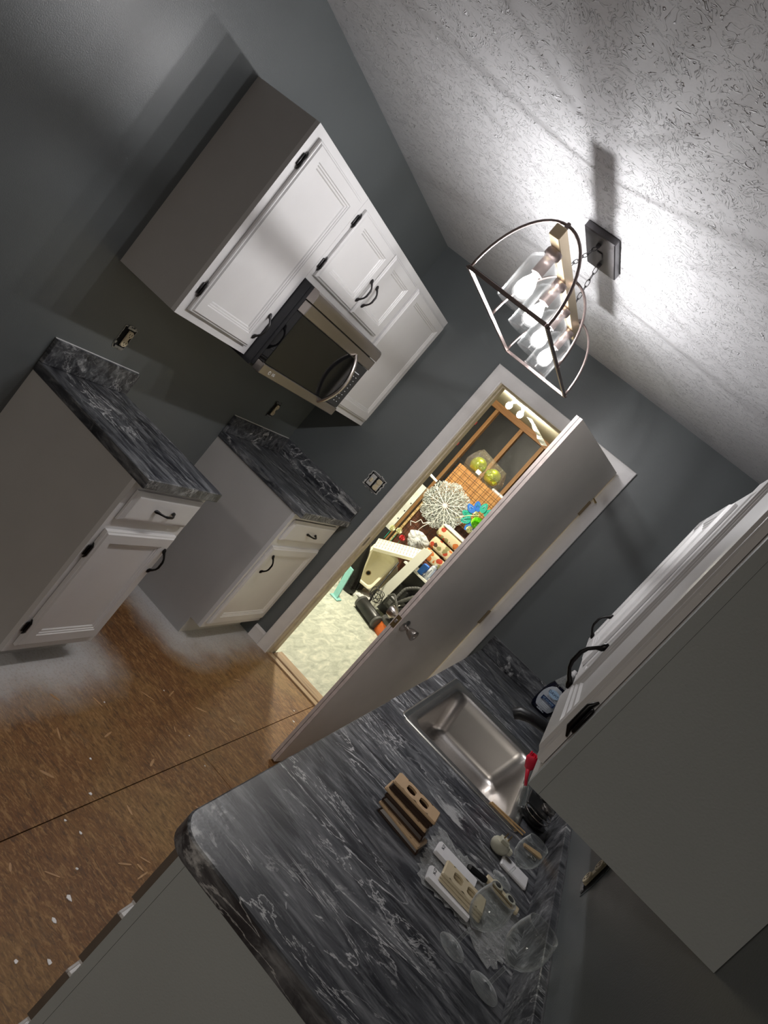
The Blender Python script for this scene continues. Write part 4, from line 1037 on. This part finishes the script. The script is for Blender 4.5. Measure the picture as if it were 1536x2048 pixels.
# silver snowflake
sfc = Vector((.285, YB - .11, 1.115)); SR = .25
sf = base_thing('snowflake_decoration', 'round silver tinsel snowflake with white spokes hung on the wire grid', 'decoration')
for k in range(12):
    a = 2 * PI * k / 12 + .13; d = Vector((math.cos(a), 0, math.sin(a))); pd = Vector((-math.sin(a), 0, math.cos(a)))
    b = B().tube([sfc, sfc + d * SR * .5, sfc + d * SR * .97], [.0055, .004, .003], 6)
    for q, f in enumerate((.32, .52, .72)):
        for s_ in (-1, 1):
            p0 = sfc + d * SR * f; b.tube([p0, p0 + d * SR * .15 + pd * s_ * SR * .13 * (1 - .2 * q), p0 + d * SR * .22 + pd * s_ * SR * .16], [.003, .0025, .0015], 5)
    b.obj('spoke', 'twig', sf)
b = B(); rnd = random.Random(11)
for k in range(7000):
    a = rnd.uniform(0, 2 * PI); lobe = .90 + .11 * abs(math.cos(a * 4 - .5)); rr_ = SR * lobe * (rnd.uniform(.06, 1) ** .6)
    c_ = sfc + Vector((rr_ * math.cos(a), rnd.uniform(-.0, .035), rr_ * math.sin(a)))
    d1 = Vector((rnd.uniform(-1, 1), rnd.uniform(-1, 1), rnd.uniform(-1, 1))).normalized() * .013
    d2 = d1.cross(Vector((rnd.uniform(-1, 1), rnd.uniform(-1, 1), rnd.uniform(-1, 1)))).normalized() * .0028
    b.add([c_ - d1, c_ + d1 - d2, c_ + d1 + d2], [(0, 1, 2)])
me = bpy.data.meshes.new('tinsel'); me.from_pydata([tuple(v) for v in b.v], [], b.f); me.update()
o = link('tinsel_fringe', me, 'tinsel', sf); o['kind'] = 'stuff'
B().tube([tuple(sfc), (sfc.x, YB - .045, sfc.z)], .004, 6).obj('hanging_hook', 'twig', sf)
# white twig
t = B().tube([(.30, 2.94, .90), (.25, 2.93, .845), (.21, 2.93, .86), (.19, 2.93, .80), (.14, 2.93, .78), (.17, 2.935, .745)], [.005, .005, .0045, .004, .004, .003], 6).tube([(.30, 2.94, .90), (.27, 2.93, .82), (.26, 2.93, .77), (.30, 2.93, .74)], [.004, .0035, .003, .002], 6).obj('white_twig', 'twig'); props(t, 'bare white decorative twig below the tinsel snowflake', 'decoration')
# flip-flop wreath
wr = base_thing('flip_flop_wreath', 'wreath of blue and teal flip-flops with lime flower', 'wreath')
wc = Vector((.630, 2.915, 1.245))
B().tube([wc + Vector((.10 * math.cos(a), .03, .10 * math.sin(a))) for a in [2 * PI * k / 20 for k in range(20)]], .012, 8, cyc=True).obj('wreath_ring', 'blue', wr)
for k in range(11):
    a = 2 * PI * k / 11; mt = Matrix.Translation(wc + Vector((.115 * math.cos(a), 0 - .012 * (k % 2), .115 * math.sin(a)))) @ Matrix.Rotation(-a - PI / 2 + PI, 4, 'Y')
    sole = [(.033 * math.cos(q) * (1 - .22 * math.sin(q + .6)), .052 * math.sin(q)) for q in [2 * PI * j / 18 for j in range(18)]]
    o = B().prism(sole, 'y', -.006, .006, mt).obj('flip_flop', ('blue', 'seagreen')[(k // 2) % 2], wr)
    B().tube([mt @ Vector((-.018, -.006, -.01)), mt @ Vector((-.008, -.018, .010)), mt @ Vector((0, -.008, .030)), mt @ Vector((.008, -.018, .010)), mt @ Vector((.018, -.006, -.01))], .0022, 5).obj('strap', ('seagreen', 'palebadge')[k % 2], o)
def pom(c_, r, mat, name, parent, n=150):
    b = B(); rn = random.Random(3)
    for k in range(n):
        d = Vector((rn.gauss(0, 1), rn.gauss(0, 1) - .6, rn.gauss(0, 1))).normalized(); s_ = d.orthogonal().normalized() * r * .16
        b.add([c_, c_ + d * r - s_, c_ + d * r * 1.08, c_ + d * r + s_], [(0, 1, 2, 3)])
    b.sphere(tuple(c_), r * .6, 10, 6); return b.obj(name, mat, parent)
pom(wc + Vector((.03, -.04, -.035)), .055, 'limeflower', 'lime_flower', wr)
pom(wc + Vector((-.03, -.03, .02)), .028, 'creampetal', 'cream_flower', wr, 90)
pom(wc + Vector((.02, -.03, -.13)), .035, 'creampetal', 'cream_flower', wr, 90)
B().tube([wc + Vector((-.0, -.05, .03)), wc + Vector((-.08, -.05, -.04)), wc + Vector((-.16, -.05, -.14))], [.006, .004, .002], 5).obj('ribbon', 'creampetal', wr)
# table with leaf-print boxes, white bag
tb = base_thing('laundry_table', 'brown table carrying the leaf-print boxes in the laundry room', 'table')
B().bbox((.42, 2.77, .590), (1.35, 3.02, .615), .004).obj('tabletop', 'brownply', tb)
for x, y in ((.45, 2.80), (1.30, 2.80), (.45, 2.98), (1.30, 2.98)): B().box((x - .02, y - .02, ZL), (x + .02, y + .02, .590)).obj('leg', 'brownply', tb)
for k, lab_ in enumerate(['leaf-print fabric box at the bottom of the stack', 'leaf-print fabric box in the middle of the stack', 'leaf-print fabric box with pale rim on top of the stack']):
    z = .617 + k * .128; x = .472 - .016 * k
    t = base_thing('fabric_box', lab_, 'box', 'leaf-print boxes stacked on the laundry table')
    pr2 = rrect(2.775, z, 2.97, z + .112, .030, 4)
    b = B(); b.loft([[(x + i, 2.87 + (p[0] - 2.87) * f, z + .056 + (p[1] - z - .056) * f) for p in pr2] for i, f in ((0, .80), (.012, .95), (.03, 1), (.60, 1), (.62, .9))])
    b.obj('box_body', 'leaf', t, auto=50)
    if k == 2: B().bbox((x + .01, 2.765, z + .113), (x + .62, 2.97, z + .133), .006).obj('pale_rim', 'plastic_white', t)
t = B().sphere((.338, 2.86, .690), .095, 40, 24, (1.0, .6, .85)).obj('carrier_bag', 'bagwhite', smooth=True)
for v in t.data.vertices:
    q = v.co.copy(); a = math.atan2(q.z - .69, q.x - .338)
    v.co += Vector((mnoise.noise(q * 11), mnoise.noise(q * 10 + Vector((5, 0, 0))), mnoise.noise(q * 10 + Vector((0, 9, 0))))) * .045
    v.co.y += .012 * math.sin(a * 13 + 3 * mnoise.noise(q * 8)); v.co.z = max(v.co.z, .600)
props(t, 'white plastic carrier bag slumped beside the leaf-print boxes', 'bag')
# little flowers under the twig
for x, z, mt_, nm in ((.100, .63, 'creampetal', 'cream'), (.170, .655, 'creampetal', 'pale'), (.240, .625, 'redtag', 'red')):
    t = base_thing('artificial_flower', nm + ' artificial flower behind the slotted crate', 'flower', None); pom(Vector((x, 2.74, z)), .03, mt_, 'petals', t, 60)
    B().tube([(x, 2.74, z), (x, 2.75, .50)], .003, 5).obj('stem', 'seagreen', t)
# slotted cream crate lid
gr = base_thing('slotted_panel', 'cream slotted plastic panel lying across the utility sink', 'panel')
yA = 2.60
P0 = Vector((.085, 2.62, .50)); U = Vector((.375, -.03, .195)).normalized(); V = Vector((-.10, -.30, -.02)).normalized()
P0 = Vector((.075, 2.70, .47)); U = Vector((.44, -.03, .235)); L_ = U.length; U.normalize(); V = Vector((.10, -.30, -.045)); W_ = V.length; V.normalize(); Nn = U.cross(V).normalized()
if Nn.z < 0: Nn = -Nn
mt = frame(P0, U, V, Nn)
B().box((0, 0, -.03), (L_, W_, 0), mt).obj('panel_body', 'tub', gr)
b = B()
for r in range(3):
    for k in range(15): b.box((.02 + k * .031, .012 + r * .10, .0), (.024 + k * .031, .08 + r * .10, .0008), mt)
b.obj('slots', 'brownply', gr)['kind'] = 'stuff'
# utility tub lying tilted
tu = base_thing('utility_sink', 'cream plastic utility sink tub with drain lying tilted on the floor', 'sink')
q0 = {k: v for k, v in dict(TL=(.07, 2.72, .42), TR=(.385, 2.62, .51), BR=(.30, 2.45, .115), BL=(.17, 2.55, .085)).items()}
c0 = Vector((.085, 2.70, .43)); c1 = Vector((.40, 2.62, .475)); c3 = Vector((.205, 2.50, .07)); c2 = c1 + (c3 - c0) * .92
U = (c1 - c0); V = (c3 - c0); w0_, h0_ = U.length, V.length; U.normalize(); V = (V - U * V.dot(U)); h0_ = V.length; V.normalize(); Nn = U.cross(V).normalized()
if Nn.y > 0: Nn = -Nn
mt = frame(c0, U, V, Nn)
def RT(i, n, r=.04): return [mt @ Vector((p[0], p[1], n)) for p in rrect(i, i, w0_ - i, h0_ - i, r, 5)]
B().loft([RT(.03, -.20), RT(.015, -.02), RT(0, -.015), RT(0, .005), RT(.012, .012), RT(.028, .004), RT(.045, -.13), RT(.07, -.15)], True, True).obj('tub_shell', 'tub', tu, auto=50)
B().lathe([(.028, -.150), (.028, -.1475), (.020, -.149)], 20, mt @ Matrix.Translation((w0_ * .30, h0_ * .62, 0))).obj('drain_ring', 'brass', tu)
B().lathe([(.020, -.1488), (.020, -.1478)], 20, mt @ Matrix.Translation((w0_ * .30, h0_ * .62, 0))).obj('drain_hole', 'shadowhole', tu)
B().box((.16, 2.50, ZL), (.30, 2.66, .065)).obj('support_block', 'blackplastic', tu)
# black bin bag
bgp = []
for j, (cx_, cz_, rx_, ry_) in enumerate([(.285, .0, .075, .05), (.275, .05, .088, .06), (.245, .15, .085, .06), (.215, .26, .07, .055), (.19, .36, .055, .045), (.175, .44, .03, .03), (.172, .475, .012, .012)]):
    bgp.append([(cx_ + rx_ * math.cos(a) * (1 + .12 * math.sin(a * 5 + j)), 2.24 + ry_ * math.sin(a) * (1 + .15 * math.cos(a * 4 + j)), cz_ + ZL) for a in [2 * PI * k / 20 for k in range(20)]])
t = B().loft(bgp).obj('bin_bag', 'bagblack', smooth=True); props(t, 'tall black plastic bin bag standing just inside the laundry doorway', 'bag')
# teal plastic piece
t = base_thing('teal_level', 'pale teal plastic strip leaning against the door jamb side', 'tool')
B().loft([[(.340, 1.83, ZL), (.400, 1.80, ZL), (.400, 1.82, ZL), (.340, 1.85, ZL)], [(.255, 1.92, .26), (.315, 1.90, .26), (.315, 1.92, .26), (.255, 1.94, .26)]]).obj('strip', 'teal', t)
B().bbox((.33, 1.78, ZL), (.42, 1.88, ZL + .012), .003).obj('foot', 'teal', t)
# white stacked trims on the floor
for k in range(4):
    o = B().box((.34 + .035 * k, 2.36, ZL + .012 * k), (.37 + .035 * k, 3.0, ZL + .012 * k + .011)).obj('white_moulding', 'plastic_white'); props(o, 'length of white moulding lying on the floor under the utility sink', 'moulding', 'white mouldings under the utility sink')
# white shelf unit with loose vertical board
su = base_thing('shelf_unit', 'white shelf unit with a broad front board in the laundry room', 'shelf')
B().loft([[(.495, 2.30, ZL), (.590, 2.30, ZL), (.590, 2.32, ZL), (.495, 2.32, ZL)], [(.56, 2.30, .765), (.645, 2.30, .785), (.645, 2.32, .785), (.56, 2.32, .765)]]).obj('front_board', 'shelfwhite', su)
B().box((.50, 2.34, .535), (1.25, 2.60, .552)).obj('shelf', 'shelfwhite', su)
B().box((.50, 2.60, ZL), (1.25, 2.612, .60)).obj('back_panel', 'casing', su)
B().box((1.25, 2.34, ZL), (1.266, 2.60, .60)).obj('side_panel', 'shelfwhite', su)
B().box((.50, 2.34, .20), (1.25, 2.59, .215)).obj('shelf', 'shelfwhite', su)
# items on shelf
t = thing('spray_can', 'silver and blue spray can lying on the white shelf', 'can', (.73, 2.42, .553), None, .0)
B().lathe([(.026, 0), (.028, .004), (.028, .125), (.024, .135), (.014, .142), (.014, .16)], 18).obj('can_body', 'silverlabel', t, auto=40)
B().lathe([(.0285, .03), (.0285, .11)], 18, None, False, False).obj('can_label', 'whiteprint', t)
text('CLEANER', .016, frame((0, -.0290, .07), (0, 0, 1), (-1, 0, 0), (0, -1, 0)), 'navy', t)
for k, (x, mt_, nm, hh) in enumerate([(.665, 'blue', 'blue', .10), (.80, 'bluelabel', 'blue and white', .15), (.87, 'whiteprint', 'white', .12), (.93, 'redtag', 'red', .08)]):
    t = B().bbox((x - .026, 2.38, .553), (x + .026, 2.46, .553 + hh), .004).obj('small_carton', mt_); props(t, nm + ' small carton on the white shelf behind the door edge', 'carton')
t = B().box((.51, 2.40, .2155), (.56, 2.55, .34)).obj('wooden_block', 'pale'); props(t, 'pale wooden block on the lower white shelf', 'block')
t = B().bbox((.58, 2.38, .36), (.72, 2.5, .50), .01).obj('dark_tool_case', 'casing'); props(t, 'dark tool case inside the white shelf unit', 'case')
t.location.z = -.1445
# sweeper: black roller head with wheel, long handle and looped cord
sw = base_thing('floor_sweeper', 'black floor sweeper with looped cord and thin upright handle', 'vacuum')
a0, a1 = Vector((.50, 2.10, .062)), Vector((.775, 1.965, .062)); ax = (a1 - a0).normalized()
mt = Matrix.Translation(a0) @ ax.to_track_quat('Z', 'Y').to_matrix().to_4x4(); LL = (a1 - a0).length
B().lathe([(.050, 0), (.060, .01), (.062, .02), (.062, LL - .05), (.058, LL - .04)], 24, mt).obj('roller_housing', 'blackplastic', sw, auto=50)
for z in (.0, LL - .035): B().lathe([(.056, z), (.0645, z + .004), (.0645, z + .028), (.056, z + .034), (.03, z + .035)], 24, mt).obj('wheel', 'greyplastic', sw, auto=40)
B().tube([(.56, 2.10, .11), (.525, 2.16, .20), (.49, 2.27, .36), (.465, 2.35, .50)], [.010, .008, .008, .008], 8).obj('upright_handle', 'blackplastic', sw, smooth=True)
for k in range(5):
    rn = random.Random(k + 20); c_ = Vector((.545 + rn.uniform(-.02, .03), 2.12 + .01 * k, .185 + rn.uniform(-.02, .02))); an = rn.uniform(0, PI)
    pts = [c_ + Vector((math.cos(an), .2, math.sin(an))).normalized() * .058 * math.cos(q) + Vector((-math.sin(an), .3, math.cos(an))).normalized() * .040 * math.sin(q) for q in [2 * PI * j / 20 for j in range(20)]]
    B().tube(pts, .0035, 6, cyc=True).obj('cord_loop', 'blackplastic', sw, smooth=True)
# canister vacuum
cv = base_thing('canister_vacuum', 'black and orange canister vacuum with curled hose behind the door edge', 'vacuum')
cc = Vector((.88, 2.06, 0))
B().lathe([(.125, ZL), (.135, .01), (.138, .05), (.130, .11)], 28, Matrix.Translation(cc)).obj('orange_base', 'orange', cv, auto=50)
B().lathe([(.134, .111), (.140, .125), (.132, .145), (.10, .155), (.085, .16)], 28, Matrix.Translation(cc)).obj('grey_collar', 'greyplastic', cv, auto=50)
B().lathe([(.085, .16), (.095, .20), (.09, .28), (.06, .33)], 24, Matrix.Translation(cc)).obj('motor_head', 'blackplastic', cv, auto=50)
B().lathe([(.035, 0), (.040, .01), (.040, .07), (.030, .08)], 20, Matrix.Translation((.80, 1.95, .19)) @ Matrix.Rotation(.4, 4, 'Y')).obj('metal_cup', 'nickel', cv, auto=40)['label'] = 'satin metal cup'
B().bbox((.66, 2.08, .19), (.75, 2.14, .30), .012).obj('handle_block', 'blackplastic', cv)
B().bbox((.685, 2.075, .22), (.725, 2.079, .265), .001).obj('sticker', 'greyplastic', cv)
def hose(pts, r, name='hose'):
    # ribbed hose
    out_ = []; P_ = [Vector(p) for p in pts]
    for i in range(len(P_) - 1):
        for k in range(10): out_.append(P_[i].lerp(P_[i + 1], k / 10))
    for _ in range(6): out_ = [out_[0]] + [(out_[i - 1] + out_[i] * 2 + out_[i + 1]) / 4 for i in range(1, len(out_) - 1)] + [out_[-1]]
    B().tube(out_, [r * (1 if i % 2 else .86) for i in range(len(out_))], 10).obj(name, 'greyplastic', cv)
hose([(.72, 2.10, .30), (.72, 2.12, .42), (.80, 2.15, .50), (.92, 2.15, .52), (1.0, 2.12, .40), (.98, 2.08, .25)], .017)
hose([(.74, 2.06, .22), (.80, 2.00, .36), (.88, 2.02, .50), (1.0, 2.05, .62)], .019)
hose([(.66, 2.06, .28), (.70, 2.02, .34), (.78, 1.98, .30), (.86, 1.96, .24)], .011)
t = B().bbox((.80, 2.215, ZL), (1.15, 2.285, .50), .02).obj('black_suitcase', 'blackplastic'); props(t, 'black case standing behind the canister vacuum', 'case')
t = base_thing('white_bucket', 'white bucket glimpsed through the hinge gap of the door', 'bucket')
B().lathe([(.10, ZL), (.13, .30), (.135, .30), (.135, .31), (.125, .31), (.095, .01)], 24, Matrix.Translation((1.95, 1.2, 0))).obj('bucket_body', 'plastic_white', t, auto=50)
